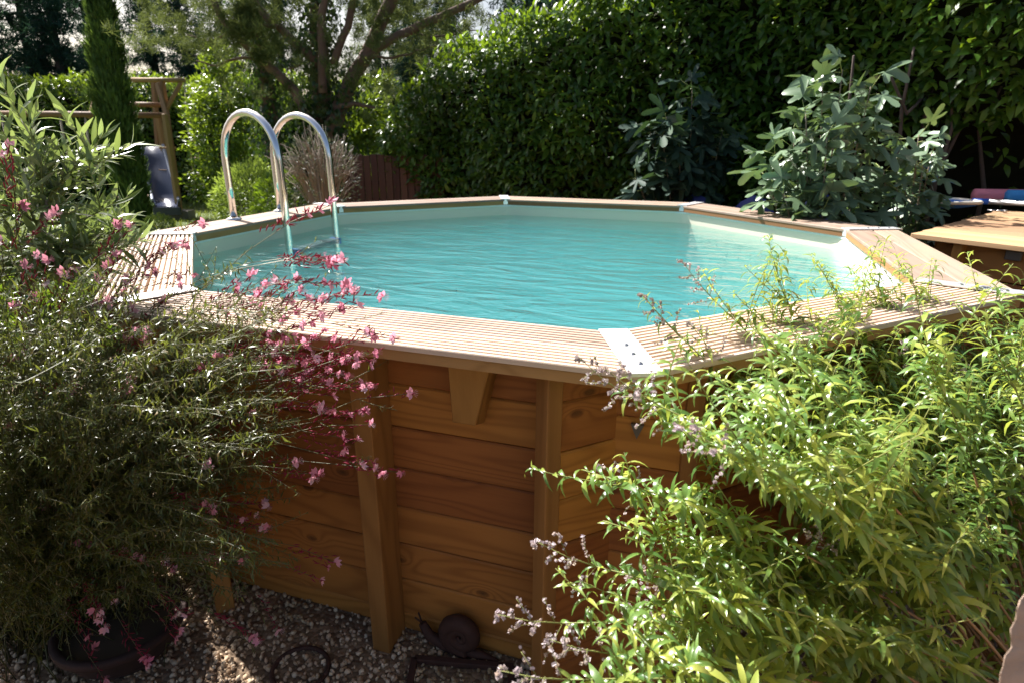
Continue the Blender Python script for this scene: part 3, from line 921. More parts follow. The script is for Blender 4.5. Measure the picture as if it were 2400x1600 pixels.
def leafy(pts, s0, s1, start, step=0.03, bright=1, k0=3):
    L = 0; nxt = start; ang = random.uniform(0, PI)
    tot = sum((pts[i + 1] - pts[i]).length for i in range(len(pts) - 1))
    for i in range(len(pts) - 1):
        seg = pts[i + 1] - pts[i]; sl_ = seg.length
        while nxt < L + sl_:
            f = (nxt - L) / sl_; q = pts[i] + seg * f; tt = nxt / tot
            t_ = seg.normalized(); a = t_.orthogonal().normalized(); b = t_.cross(a)
            size = s0 + (s1 - s0) * tt
            if tt > 0.95: size *= 0.75
            for m in range(k0):
                if random.random() < 0.26: continue
                an = ang + 2 * PI * m / k0
                out = a * math.cos(an) + b * math.sin(an)
                lift = 0.35 + 0.9 * max(0, tt - .85) / .15
                out.z *= .55
                d = (out + t_ * lift + Vector((0, 0, 0.38)) + Vector((random.gauss(0, .15), random.gauss(0, .15), random.gauss(0, .15)))).normalized()
                nrm = (t_ + Vector((0, 0, 0.9))).normalized()
                add_leaf(q, d, nrm, size * random.uniform(.7, 1.2))
            ang += PI / 3 + random.uniform(-.3, .3)
            nxt += step * (1.25 - 0.75 * tt) * random.uniform(.8, 1.2)
        L += sl_
for ti, (x, y, K) in enumerate(tips):
    tip = at_plane(x, y, KP, K)
    if tip.z < .12: tip.z = .12
    r0 = vr + Vector((random.gauss(0, .09), random.gauss(0, .09), 0))
    c = r0.lerp(tip, 0.45) + Vector((random.gauss(0, .04), random.gauss(0, .04), 0.16 + 0.14 * random.random()))
    pts = bez(r0, c, tip, 14)
    cut = 9
    stems.tube(pts[:cut + 1], [0.0058 - 0.0032 * i / cut for i in range(cut + 1)], 5)
    gstems.tube(pts[cut:], [0.0024 - 0.0013 * i / (13 - cut) for i in range(14 - cut)], 4)
    ln = sum((pts[i + 1] - pts[i]).length for i in range(13))
    leafy(pts, 0.084, 0.050, ln * (random.uniform(.40, .70) if y > 820 else random.uniform(.3, .55)), 0.031)
    # side shoots
    for s in range(random.randint(5, 8)):
        k = random.randint(7, 12); q = pts[k]
        t_ = (pts[k + 1] - pts[k]).normalized()
        dv = (t_ + Vector((random.gauss(0, .6), random.gauss(0, .6), abs(random.gauss(.15, .4))))).normalized()
        l2 = random.uniform(.10, .26)
        e = q + dv * l2
        if e.x - e.y < 2.83 and e.z < 1.22: continue
        sp_ = bez(q, q + dv * l2 * .5 + t_ * .02, e + Vector((0, 0, .02)), 6)
        gstems.tube(sp_, [0.0017, 0.0015, 0.0013, 0.0011, 0.0009, 0.0007], 4)
        leafy(sp_, 0.064, 0.034, 0.015, 0.024)
    if ti in flower_tips or (ti > 22 and y > 820 and random.random() < .22):
        t_ = (pts[-1] - pts[-2]).normalized(); base = pts[-1]
        ax = [base, base + t_ * .06 + Vector((0, 0, .005)), base + t_ * .12 + Vector((0, 0, .02))]
        pan.tube(ax, [0.0012, .0010, .0006], 4)
        for k in range(9):
            f = k / 8; q = base.lerp(ax[-1], f); l3 = 0.055 * (1 - f) + 0.012
            o_ = t_.orthogonal().normalized(); o_.rotate(Matrix.Rotation(k * 2.4, 3, t_))
            dv = (o_ + t_ * .7).normalized()
            pan.tube([q, q + dv * l3], [.0009, .0005], 3)
            for m in range(9):
                FP.append(q + dv * l3 * (0.25 + .75 * m / 8) + Vector((random.gauss(0, .0025), random.gauss(0, .0025), random.gauss(0, .0025))))
stems.build('stem_cluster', M_vstem, verb); gstems.build('green_shoots', M_vgstem, verb)
COL.objects[-1]['kind'] = 'stuff'; COL.objects[-2]['kind'] = 'stuff'
pan.build('flower_stalks', M_vgstem, verb); COL.objects[-1]['kind'] = 'stuff'
LS_ = np.array(LS); R = frames_from(np.array(LD), np.array(LN))
scatter('x', TV, np.array(LP), R, np.stack([LS_ * rng.uniform(.65, 1.35, len(LS_)), LS_, LS_], 1), M_verb, verb, parts=300, stuff_name='foliage')
nF = len(FP)
quad = (np.array([(-.5, -.5, 0), (.5, -.5, 0), (.5, .5, 0), (-.5, .5, 0), (0, -.5, -.5), (0, .5, -.5), (0, .5, .5), (0, -.5, .5)], np.float32), np.array([(0, 1, 2, 3), (4, 5, 6, 7)], np.int32))
scatter('x', [quad], np.array([tuple(p) for p in FP]), frames_from(rdir(nF), rdir(nF)), rng.uniform(.0035, .0072, nF), M_verbflower, verb, stuff_name='tiny_flowers')

# ------------------------------------------------------------------ gaura (pink flowers)
gr = Vector((-1.12, -2.12, 0))
gau = thing('gaura_bush', 'sprawling bush of wiry green stems with pink star flowers at the lower left', 'flowering bush', gr)
TG = [leaf_template(0.16, d_, 0.2, 2, 0.6) for d_ in (0.4, 0.9, -0.4)]
gst = MB()
GP, GD, GN, GS = [], [], [], []
def gleaves(pts, start, size, step):
    L = 0; nxt = start
    for i in range(len(pts) - 1):
        seg = pts[i + 1] - pts[i]; sl_ = seg.length; t_ = seg.normalized()
        while nxt < L + sl_:
            q = pts[i] + seg * ((nxt - L) / sl_)
            d = (Vector((random.gauss(0, 1), random.gauss(0, 1), random.gauss(0, 1))).normalized() + t_ * .9).normalized()
            GP.append(tuple(q)); GD.append(tuple(d)); GN.append((random.gauss(0, .5), random.gauss(0, .5), 1)); GS.append(size * random.uniform(.5, 1.3))
            nxt += step * random.uniform(.6, 1.4)
        L += sl_
def gpoint(x, y, off):
    """a spot outside the pool's near and left edges"""
    a = at_plane(x, y, (0, -1, 0), 1.985 + off)
    b = at_plane(x, y, (-1, -1, 0), 2.84 + off * 1.4)
    # whichever of the two wall planes the line of sight meets first
    return a if (a - CAM).length < (b - CAM).length else b
fl = [(790, 600, 0.0), (812, 665, 0), (640, 650, .03), (700, 680, .05), (905, 775, .04), (850, 832, .08), (945, 903, .10), (862, 1075, .12), (922, 1085, .12), (735, 1087, .14), (682, 1060, .16),
      (768, 1290, .12), (735, 1330, .14), (560, 1190, .2), (615, 1208, .18), (640, 1445, .15), (595, 1470, .2), (400, 1310, .25), (430, 1410, .25), (410, 1445, .25), (300, 515, .1), (470, 515, .0),
      (430, 562, .0), (450, 632, .02), (380, 690, .05), (90, 590, .2), (170, 620, .2), (230, 640, .15), (130, 490, .2), (20, 340, .25), (30, 700, .3), (60, 800, .3), (340, 760, .2), (330, 785, .2),
      (495, 822, .15), (170, 890, .3), (300, 895, .3), (480, 1070, .25), (650, 740, .08), (720, 740, .06), (700, 800, .08), (770, 770, .05), (860, 770, .04), (700, 900, .1), (690, 860, .1), (20, 980, .35),
      (230, 1400, .35), (240, 1440, .35), (215, 1490, .35), (340, 1520, .3), (240, 1560, .35), (600, 700, .06), (620, 770, .1), (680, 640, .04), (740, 690, .04), (670, 770, .08), (730, 820, .08),
      (660, 830, .1), (760, 880, .1), (800, 950, .1), (820, 1010, .12), (560, 1280, .2), (5, 560, .25), (45, 470, .25), (110, 660, .25), (270, 590, .15), (305, 700, .12), (395, 560, .04), (660, 690, .05), (710, 860, .1), (320, 760, .2)]
FLW = []
stemtips = [(x, y, o, True) for x, y, o in fl]
for _ in range(190):
    # dense body of the bush
    u = random.random(); v = random.random()
    x = -60 + 780 * u; ytop = 700 + (60 if x < 380 else 0) - (40 * (x > 500)); ybot = 1260 + 60 * u
    y = ytop + (ybot - ytop) * v ** 1.1
    if x > 620 and y > 1100: continue
    stemtips.append((x, y, random.uniform(.05, .5), False))
for _ in range(80): stemtips.append((random.uniform(280, 690), random.uniform(980, 1340), random.uniform(.02, .3), False))
for _ in range(90): stemtips.append((random.uniform(230, 640), random.uniform(760, 1240), random.uniform(.02, .14), False))
for _ in range(60): stemtips.append((random.uniform(-60, 260), random.uniform(880, 1420), random.uniform(.15, .5), False))
for _ in range(170): stemtips.append((random.uniform(-800, -20), random.uniform(560, 1560), random.uniform(.1, .7), False))  # stems left of the view, added to shade the gravel
for _ in range(30):
    x = random.uniform(500, 900); stemtips.append((x, random.gauss(800 - .12 * (x - 700), 130), random.uniform(.02, .12), True))
for _ in range(16): stemtips.append((random.uniform(100, 640), random.uniform(1150, 1480), random.uniform(.1, .3), True))
for _ in range(6): stemtips.append((random.uniform(120, 470), random.uniform(540, 720), random.uniform(.05, .2), True))
for _ in range(70):
    x = random.uniform(60, 640); stemtips.append((x, random.uniform(1240, 1440 - .12 * x), random.uniform(.1, .4), False))
for _ in range(75): stemtips.append((random.uniform(-80, 340), random.uniform(590, 780), random.uniform(.08, .5), False))
for _ in range(210): stemtips.append((0, 0, 0, Vector((random.uniform(-1.8, -1.05), random.uniform(-2.1, -1.6), random.uniform(.2, 1.0)))))  # stems hidden behind the bush, added to block sun from the gravel
for (x, y, off, flower) in stemtips:
    tip = gpoint(x, y, off) if not isinstance(flower, Vector) else flower
    if isinstance(flower, Vector): flower = False
    if tip.z < .05: tip.z = .05
    r0 = gr + Vector((random.gauss(0, .16), random.gauss(0, .10), 0))
    hh_ = 0.32 if not flower else 0.40
    c = r0.lerp(tip, 0.45) + Vector((-0.06, 0, hh_ * (tip - r0).length * random.uniform(.5, 1.1)))
    if tip.z < 0.45: c.z = max(c.z, 0.55)
    pts = bez(r0, c, tip, 12)
    pts = [p + Vector((random.gauss(0, .006), random.gauss(0, .006), random.gauss(0, .006))) if 0 < k < 11 else p for k, p in enumerate(pts)]
    gst.tube(pts, [0.0019 - 0.0011 * i / 11 for i in range(12)], 3)
    ln = sum((pts[i + 1] - pts[i]).length for i in range(11))
    gleaves(pts[:10 if flower else 12], ln * .15, 0.024, 0.0085)
    for s in range(4 if flower else 5):
        k = random.randint(4, 10); q = pts[k]; t_ = (pts[k + 1] - pts[k]).normalized()
        dv = (t_ * 1.3 + Vector((random.gauss(0, .5), random.gauss(0, .5), random.gauss(.1, .5)))).normalized()
        l2 = random.uniform(.06, .18); e = q + dv * l2
        sp_ = bez(q, q + dv * l2 * .5, e + Vector((0, 0, .01)), 4)
        gst.tube(sp_, [0.0010, 0.0009, 0.0007, 0.0005], 3)
        gleaves(sp_, .01, 0.016, 0.0065)
    if flower:
        t_ = (pts[-1] - pts[-2]).normalized()
        FLW.append((tip, t_))
        for m in range(random.randint(0, 2)):
            FLW.append((tip - t_ * random.uniform(.01, .05) + Vector((random.gauss(0, .012), random.gauss(0, .012), random.gauss(0, .012))), t_))
gst.build('stem_cluster', M_gstem, gau); COL.objects[-1]['kind'] = 'stuff'
R = frames_from(np.array(GD), np.array(GN))
scatter('x', TG, np.array(GP), R, np.array(GS), M_gaura, gau, stuff_name='foliage')
# flower: four petals fanned upwards, long stamens hanging, red calyx
def flower_mesh():
    V, F, mi = [], [], []
    tv, tf = leaf_template(0.62, -0.35, -0.12, 3, 0.2)
    for k, a in enumerate((-1.15, -0.4, 0.4, 1.15)):
        ca, sa = math.cos(a), math.sin(a); o_ = len(V)
        for v in tv:
            x, y, z = v * 0.013
            V.append((x * ca + y * sa, -x * sa + y * ca, z + 0.002 * k + y * .25)); 
        F += [tuple(int(i) + o_ for i in f) for f in tf]; mi += [0] * len(tf)
    for k in range(5):
        a = PI + (k - 2) * 0.35; o_ = len(V); d = Vector((math.sin(a) * .011, math.cos(a) * .011, 0.006))
        V += [(0.0003, 0, 0), (-0.0003, 0, 0), (d.x - .0003, d.y, d.z), (d.x + .0003, d.y, d.z)]; F.append((o_, o_ + 1, o_ + 2, o_ + 3)); mi.append(0)
    tvv, tff = tube_arrays([(0, 0, 0), (0, -0.004, -0.008), (0, -0.006, -0.013)], [0.0012, 0.0010, 0.0008], 4)
    o_ = len(V); V += [tuple(v) for v in tvv]; F += [tuple(i + o_ for i in f) for f in tff]; mi += [1] * len(tff)
    me = bpy.data.meshes.new('flower'); me.from_pydata(V, [], F); me.materials.append(M_petal); me.materials.append(M_calyx)
    me.polygons.foreach_set('material_index', mi); me.update(); return me
fm = flower_mesh()
cal = MB()
for (p, t_) in FLW:
    o = bpy.data.objects.new('flower', fm); COL.objects.link(o); o.parent = gau
    to = (CAM - p).normalized()
    nrm = (to * .6 + t_ * .6 + Vector((random.gauss(0, .5), random.gauss(0, .5), random.gauss(0, .4)))).normalized()
    M = frame(p, Vector((1, 0, 0)).cross(nrm) if abs(nrm.x) < .9 else Vector((0, 1, 0)), nrm)
    M = M @ Matrix.Rotation(random.gauss(PI, .5), 4, 'Z') @ Matrix.Scale(random.uniform(.95, 1.5), 4)
    o.matrix_basis = Matrix.Translation(-gr) @ M
    # unopened buds and spent calyces along the spike
    for m in range(13):
        b0 = p - t_ * (0.004 + .011 * m) + Vector((random.gauss(0, .004), random.gauss(0, .004), random.gauss(0, .004)))
        dv = (t_ + Vector((random.gauss(0, .5), random.gauss(0, .5), random.gauss(.3, .4)))).normalized()
        cal.tube([b0, b0 + dv * .009, b0 + dv * .019], [0.0006, 0.0018, 0.0003], 4)
cal.build('bud', M_calyx, gau); COL.objects[-1]['kind'] = 'stuff'; COL.objects[-1].name = 'buds'

# ------------------------------------------------------------------ young olive tree, left foreground
oh = 1.78
ob = at(96, 860, oh)
oliv = thing('olive_tree', 'young olive tree with grey-green narrow leaves behind the pink flowers at left', 'tree', (ob.x - .05, ob.y, 0))
tpts = [Vector((ob.x - .05, ob.y, 0)), Vector((ob.x - .03, ob.y, .35)), ob, at(78, 760, oh), at(66, 650, oh), at(90, 540, oh), at(110, 460, oh)]
tube('trunk', tpts, [0.022, 0.02, 0.018, 0.016, 0.014, 0.011, 0.008], M_greybark, oliv, 10)
stk = at(20, 560, oh + .05)
so_ = thing('support_stake', 'thin wooden stake tied beside the olive trunk', 'stake', (stk.x - .02, stk.y, 0))
tube('stick', [Vector((stk.x - .02, stk.y + .02, 0)), stk], 0.009, M_darkbark, so_, 8)
tube('tie', [at(70, 712, oh - .03) + Vector((.025 * math.cos(a), .02 * math.sin(a), .004 * a)) for a in [k * .5 for k in range(26)]], 0.002, simple('green_wire', (0.02, 0.3, 0.2), 0.4), so_, 6)
otips = [(58, 212, 0), (72, 225, .05), (20, 330, .1), (132, 330, .05), (160, 395, 0), (250, 300, .0), (258, 345, .05), (235, 420, .05), (300, 505, .1), (272, 455, .05), (5, 460, -.1), (-40, 400, 0), (30, 520, -.1), (180, 480, -.08),
         (210, 560, -.05), (120, 560, -.1), (70, 600, -.1), (260, 580, .1), (-30, 560, 0), (320, 540, .1), (190, 520, .1), (110, 420, .12), (-60, 300, .1), (95, 360, -.05), (-20, 620, 0), (60, 440, -.12), (150, 600, .0)]
otips += [(random.uniform(-80, 300), random.uniform(500, 650), random.uniform(-.15, .2)) for _ in range(16)]
OM = MB(); OP, OD, ON, OS = [], [], [], []
for (x, y, dh) in otips:
    tip = at(x, y, oh + dh)
    k = 4 if y > 480 else 5
    q = tpts[k].lerp(tpts[k + 1], random.random()) if k < 6 else tpts[6]
    c = q.lerp(tip, .5) + Vector((random.gauss(0, .02), 0, -.05 if y > 450 else 0.0))
    pts = bez(q, c, tip, 9)
    OM.tube(pts, [0.005 - .0042 * i / 8 for i in range(9)], 5)
    def ol(pts, start, stp):
        L = 0; nxt = start; ang = random.uniform(0, PI)
        tot = sum((pts[i + 1] - pts[i]).length for i in range(len(pts) - 1))
        for i in range(len(pts) - 1):
            seg = pts[i + 1] - pts[i]; sl_ = seg.length; t_ = seg.normalized(); a = t_.orthogonal().normalized(); b = t_.cross(a)
            while nxt < L + sl_:
                qq = pts[i] + seg * ((nxt - L) / sl_); tt = nxt / tot
                for s in (0, PI):
                    out = a * math.cos(ang + s) + b * math.sin(ang + s)
                    d = (out * .8 + t_ * (0.75 + .5 * (tt > .85)) + Vector((0, 0, .15))).normalized()
                    OP.append(tuple(qq)); OD.append(tuple(d)); ON.append(tuple(t_ * .6 + Vector((0, 0, .8)) + Vector((random.gauss(0, .3), random.gauss(0, .3), 0))))
                    OS.append(random.uniform(.058, .088) * (1 - .35 * (tt > .92)))
                ang += PI / 2 + random.uniform(-.3, .3); nxt += stp * random.uniform(.8, 1.2)
            L += sl_
    ol(pts, .03, .030)
    for s in range(2):
        k2 = random.randint(2, 6); t_ = (pts[k2 + 1] - pts[k2]).normalized()
        dv = (t_ + Vector((random.gauss(0, .6), random.gauss(0, .6), random.gauss(.25, .35)))).normalized(); l2 = random.uniform(.07, .16)
        sp_ = bez(pts[k2], pts[k2] + dv * l2 * .5, pts[k2] + dv * l2 + Vector((0, 0, .015)), 5)
        OM.tube(sp_, [.0022, .0018, .0014, .001, .0007], 4); ol(sp_, .015, .026)
OM.build('branches', M_vgstem, oliv); COL.objects[-1]['kind'] = 'stuff'
TO = [leaf_template(0.21, d_, 0.22, 4, 0.2, tw) for d_, tw in ((0.15, .2), (0.35, -.3), (-0.1, .1))]
scatter('x', TO, np.array(OP), frames_from(np.array(OD), np.array(ON)), np.array(OS), M_olive, oliv, parts=300, stuff_name='foliage')

# ------------------------------------------------------------------ tall laurel hedge behind the pool
hedge = thing('laurel_hedge', 'tall dark cherry laurel hedge with sunlit top behind the pool', 'hedge', (0.5, 3.6, 0))
TLr = [leaf_template(0.40, d_, 0.18, 3, 0.3, tw) for d_, tw in ((0.35, .1), (0.6, -.15), (0.15, .2))]
def hedge_front(x):   # y of the front face
    return 3.52 - 0.115 * (x + 2.7)
def hedge_top(x):
    if x < -2.2: return 1.75 + (x + 2.9) * 0.9 if x > -2.9 else 1.6
    return min(2.38 + (x + 2.2) * 0.33, 3.3)
NN = 28000
x = rng.uniform(-2.95, 4.9, NN)
ft = np.array([hedge_front(a) for a in x]); tp_ = np.array([hedge_top(a) for a in x])
sel = rng.random(NN)
P_ = np.zeros((NN, 3)); Nn = np.zeros((NN, 3))
lump = lambda a, b: 0.10 * np.sin(a * 2.3 + 1.1 * np.sin(b * 1.9)) + 0.07 * np.sin(a * 5.1 + b * 3.7)
# faces
m = sel < .66
z = rng.uniform(0.25, 1, NN) ** 0.9 * tp_
bulge = np.where((x > 1.9) & (z > 1.55), np.minimum((x - 1.9) * .5, .75) * np.minimum((z - 1.55) / .5, 1), 0)
P_[m] = np.stack([x, ft + lump(x, z) + rng.exponential(.07, NN) - bulge, z], 1)[m]
Nn[m] = np.array([-.1, -1.0, .35])
hollow = m & (x > 1.75) & (z < 1.75) & (rng.random(NN) < .93)
# top
m2 = (sel >= .66) & (sel < .93)
P_[m2] = np.stack([x, ft + rng.uniform(-.05, 1.2, NN) - bulge * .9, tp_ + lump(x, x) * .8 + rng.normal(0, .06, NN) + .12 * (rng.random(NN) < .12)], 1)[m2]
Nn[m2] = np.array([-.1, -.3, 1.0])
# left end
m3 = sel >= .93
P_[m3] = np.stack([-2.95 + rng.exponential(.12, NN) + .1 * np.sin(z * 4), 3.55 + rng.uniform(0, 1.1, NN), rng.uniform(.2, 1.7, NN)], 1)[m3]
Nn[m3] = np.array([-1, -.3, .3])
keep = ~hollow
P_ = P_[keep]; Nn = Nn[keep]; n_ = len(P_)
out = Nn / np.linalg.norm(Nn, axis=1, keepdims=True)
topm = out[:, 2] > .8
d = out * .55 + rdir(n_) * .75 + np.array([0, 0, 0.05])
d[topm] += np.array([0, 0, .55]); d[~topm] += np.array([-.1, -.1, -.18])
nn = out * .7 + np.array([0, -.0, .7]) + rdir(n_) * .45
scatter('x', TLr, P_, frames_from(d, nn), rng.uniform(.08, .135, n_) * np.clip(1 + .06 * P_[:, 0], .92, 1.2), M_laurel, hedge, parts=300, stuff_name='foliage')
# opaque dark sheets inside; near-black colour stands for the shade among the twigs
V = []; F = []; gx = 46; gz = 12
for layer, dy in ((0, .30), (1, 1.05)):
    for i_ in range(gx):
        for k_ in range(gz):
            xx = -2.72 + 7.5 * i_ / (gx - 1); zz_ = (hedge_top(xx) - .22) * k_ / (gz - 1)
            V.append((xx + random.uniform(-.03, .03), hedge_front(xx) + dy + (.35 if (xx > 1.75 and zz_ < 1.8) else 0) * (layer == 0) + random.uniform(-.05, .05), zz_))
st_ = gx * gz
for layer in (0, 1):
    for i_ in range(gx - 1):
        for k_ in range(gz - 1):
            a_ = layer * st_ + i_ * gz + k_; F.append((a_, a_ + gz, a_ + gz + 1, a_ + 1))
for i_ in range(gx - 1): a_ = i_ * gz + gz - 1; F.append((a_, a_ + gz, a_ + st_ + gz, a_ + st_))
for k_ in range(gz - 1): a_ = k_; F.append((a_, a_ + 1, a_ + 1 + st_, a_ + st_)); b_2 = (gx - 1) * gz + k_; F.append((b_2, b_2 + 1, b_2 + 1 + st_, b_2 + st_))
o = mesh_obj('dark_core', V, F, M_core, hedge); o['kind'] = 'stuff'
for (x0, y0, x1, y1, x2, y2) in ((1935, 440, 1960, 300, 1975, 120), (2090, 430, 2095, 250, 2140, 90), (2160, 200, 2100, 260, 2060, 160), (2175, 430, 2250, 270, 2300, 110), (2170, 420, 2210, 290, 2225, 150), (2290, 440, 2300, 300, 2352, 190)):
    pts = [at(x0, y0 + 60, 5.0), at(x0, y0, 4.95), at(x1, y1, 4.85), at(x2, y2, 4.7)]
    pts[0].z = 0
    tube('trunk', [p + Vector((0, random.uniform(0.2, .45), 0)) for p in pts], [.022, .018, .013, .009], M_darkbark, hedge, 7)

# ------------------------------------------------------------------ fig trees
def fig_leaf():
    lobes = [(-2.15, .75), (-1.05, 1.0), (0, 1.15), (1.05, 1.0), (2.15, .75)]
    ring_ = []
    n_a = 41
    for k in range(n_a):
        a = -2.75 + 5.5 * k / (n_a - 1)
        r = 0.40
        for (la, lr) in lobes:
            dlt = abs(a - la)
            r = max(r, lr * max(0, 1 - (dlt / .50) ** 2.2))
        ring_.append((math.sin(a) * r * .5, .18 + math.cos(a) * r * .55 , 0.10 * r * math.cos(a * 2.3) - .16 * r * r))
    V = [(0, 0.1, 0)] + ring_
    F = [(0, k, k + 1) for k in range(1, n_a)]
    return np.array(V, np.float32), np.array(F, np.int32)
TF = [fig_leaf()]
tv = TF[0][0].copy(); tv[:, 2] = tv[:, 2] * 1.8 + .08 * tv[:, 0]; TF.append((tv, TF[0][1]))
tv = TF[0][0].copy(); tv[:, 2] = -.3 * abs(tv[:, 0]) - .25 * tv[:, 1] ** 2; TF.append((tv, TF[0][1]))
def fig(label, root_px, tips_, h, nper, size, nm='fig_tree', fmat=None):
    r0 = at(root_px[0], root_px[1], h); r0.z = 0
    tr_ = thing(nm, label, 'fig tree', r0)
    FPp, FDd, FNn, FSs = [], [], [], []
    stalks = MB()
    for (x, y, dh) in tips_:
        tip = at(x, y, h + dh)
        c = r0.lerp(tip, .5) + Vector((0, 0, .15))
        pts = bez(r0 + Vector((random.gauss(0, .05), random.gauss(0, .05), 0)), c, tip, 9)
        tube('branch', pts, [.011 - .008 * i / 8 for i in range(9)], M_greybark, tr_, 7)
        for k in range(nper):
            f = (1 - .7 * (k / nper) ** 1.5) * 8
            q = pts[min(7, int(f))].lerp(pts[min(7, int(f)) + 1], f - min(7, int(f))) + Vector((0, 0, -.02 if k == 0 else 0)); ang = k * 2.4 + random.uniform(-.4, .4)
            dv = Vector((math.cos(ang), math.sin(ang) - .15, random.uniform(-.1, .7))).normalized()
            if k == 0: dv = Vector((random.gauss(0, .3), random.gauss(0, .3), 1)).normalized()
            ls = random.uniform(.04, .13)
            e = q + dv * ls
            stalks.tube([q, e], [.003, .002], 4)
            FPp.append(tuple(e)); dd_ = (dv + Vector((0, 0, -.35)) + Vector((random.gauss(0, .3), random.gauss(0, .3), 0))).normalized()
            FDd.append(tuple(dd_)); FNn.append(tuple(Vector((random.gauss(-.15, .35), random.gauss(-.25, .4), .75))))
            FSs.append(random.uniform(.6, 1.2) * size)
    stalks.build('leaf_stalks', M_figstalk, tr_); COL.objects[-1]['kind'] = 'stuff'
    scatter('x', TF, np.array(FPp), frames_from(np.array(FDd), np.array(FNn)), np.array(FSs), fmat or M_fig, tr_, parts=290, stuff_name='foliage')
fig('tall fig tree with pale grey-green lobed leaves behind the right rim', (1900, 600),
    [(1935, 160, 0), (1890, 190, .1), (2000, 200, 0), (1850, 250, -.1), (1960, 250, .1), (1820, 300, 0), (1900, 300, -.2), (1780, 350, 0), (1860, 370, -.1), (1760, 400, .1), (1960, 340, 0), (1930, 420, -.1), (1840, 450, -.1), (1990, 440, 0), (1890, 480, -.25), (1800, 440, -.2), (2000, 300, .1)], 4.25, 17, .23)
fig('low fig tree with sunlit lobed leaves between the tall fig and the chest', (2100, 600),
    [(2110, 310, 0), (2060, 350, .1), (2140, 350, 0), (2030, 390, 0), (2120, 380, -.1), (2060, 430, -.1), (2130, 400, .1), (2080, 440, 0), (2110, 340, .1)], 4.3, 15, .185)
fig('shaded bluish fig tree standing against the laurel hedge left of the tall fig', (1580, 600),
    [(1590, 200, 0), (1530, 270, 0), (1620, 260, .1), (1490, 290, .1), (1660, 300, 0), (1560, 330, -.1), (1600, 370, 0), (1460, 410, 0), (1500, 440, .1), (1640, 350, .1), (1560, 400, 0), (1520, 310, -.1)], 5.75, 24, .28, fmat=M_figshade)

# ------------------------------------------------------------------ fence panel, shrubs behind the ladder
pa = at(792, 356, 7.7); pb = at(905, 352, 7.6)
pn = thing('fence_panel', 'dark red-brown timber fence panel of vertical slats beside the hedge end', 'fence', (pa.x, pa.y, 0))
dv = (pb - pa); dv.z = 0; Lp = dv.length; dv.normalize()
k = 0; s = 0
while s < Lp + .6:
    q = pa + dv * s
    beam('slat', (q.x, q.y, 0), (q.x, q.y, pa.z + random.uniform(-.008, .008)), 0.085, 0.02, M_panel, pn, (dv.y, -dv.x, 0), .003)
    s += .093
q0 = pa - Vector((dv.y, -dv.x, 0)) * .03
beam('rail', (q0.x, q0.y, 1.1), (q0.x + dv.x * (Lp + .5), q0.y + dv.y * (Lp + .5), 1.1), .03, .07, M_panel, pn)

def ball_shrub(name, label, px_, py_, h, rx, rz, mat, nleaf, ls, tmpl, stem_mat, twigs=0, parts=0, spot=None):
    c = spot or at(px_, py_, h)
    r0 = Vector((c.x, c.y, 0)); t_ = thing(name, label, 'shrub', r0)
    mb = MB()
    for k in range(14 + twigs):
        a = random.uniform(0, 2 * PI); e = random.uniform(-.2, 1.0)
        tip = c + Vector((rx * math.cos(a) * math.cos(e), rx * math.sin(a) * math.cos(e), rz * math.sin(e)))
        pts = bez(r0, Vector((c.x, c.y, c.z - rz * .6)), tip, 6)
        mb.tube(pts, [.010, .008, .006, .005, .003, .002], 4)
    if twigs:
        for k in range(twigs * 4):
            a = rdir(1)[0]; q = c + Vector((a[0] * rx * .6, a[1] * rx * .6, a[2] * rz * .6)); e = c + Vector((a[0] * rx * 1.1, a[1] * rx * 1.1, abs(a[2]) * rz * 1.05 + .03))
            mb.tube([q, (q + e) / 2 + Vector((0, 0, .03)), e + Vector((random.gauss(0, .05), random.gauss(0, .05), random.gauss(0, .05)))], [.004, .003, .0015], 4)
    mb.build('twigs', stem_mat, t_); COL.objects[-1]['kind'] = 'stuff'
    dr = rdir(nleaf); rr = rng.uniform(.55, 1, nleaf) ** .5 * (1 + .13 * np.sin(dr[:, 0] * 7) * np.cos(dr[:, 2] * 6))
    pos = np.array(c) + dr * rr[:, None] * np.array([rx, rx, rz])
    pos[:, 2] = np.maximum(pos[:, 2], .03)
    dd_ = dr + rdir(nleaf) * .6 + np.array([0, 0, .4])
    scatter('x', tmpl, pos, frames_from(dd_, rdir(nleaf) + dr * .6 + np.array([0, 0, .5])), rng.uniform(.6, 1.2, nleaf) * ls, mat, t_, parts=parts, stuff_name='foliage')
    return t_
TS = [leaf_template(.45, .3, .2, 2), leaf_template(.4, -.2, .2, 2)]
ball_shrub('box_bush', 'bright green rounded bush seen through the left ladder handrail', 580, 462, 8.3, .50, .52, M_bush, 5200, .055, TS, M_greybark)
ball_shrub('twiggy_shrub', 'round twiggy grey shrub behind the ladder with few small leaves', 738, 405, 6.6, .40, .42, M_greybush, 620, .05, TS, M_greybark, twigs=46)
ball_shrub('small_box_ball', 'small clipped green bush at the foot of the cypress beside the lawn', 365, 520, 10.3, .24, .2, M_bush, 1500, .045, TS, M_greybark)
ball_shrub('shade_bush', 'dark low bush added to keep sun off the gravel, behind the pink flowers, left of the near pool corner', 0, 0, 0, .46, .56, M_laurel, 4200, .06, TS, M_greybark, spot=Vector((-1.62, -1.72, .60)))  # mostly hidden, added to stop a sun patch on the gravel
ball_shrub('ivy_clump', 'dark low shrub between the bright bush and the twiggy shrub', 655, 470, 7.4, .35, .40, M_laurel, 1500, .07, TS, M_greybark)

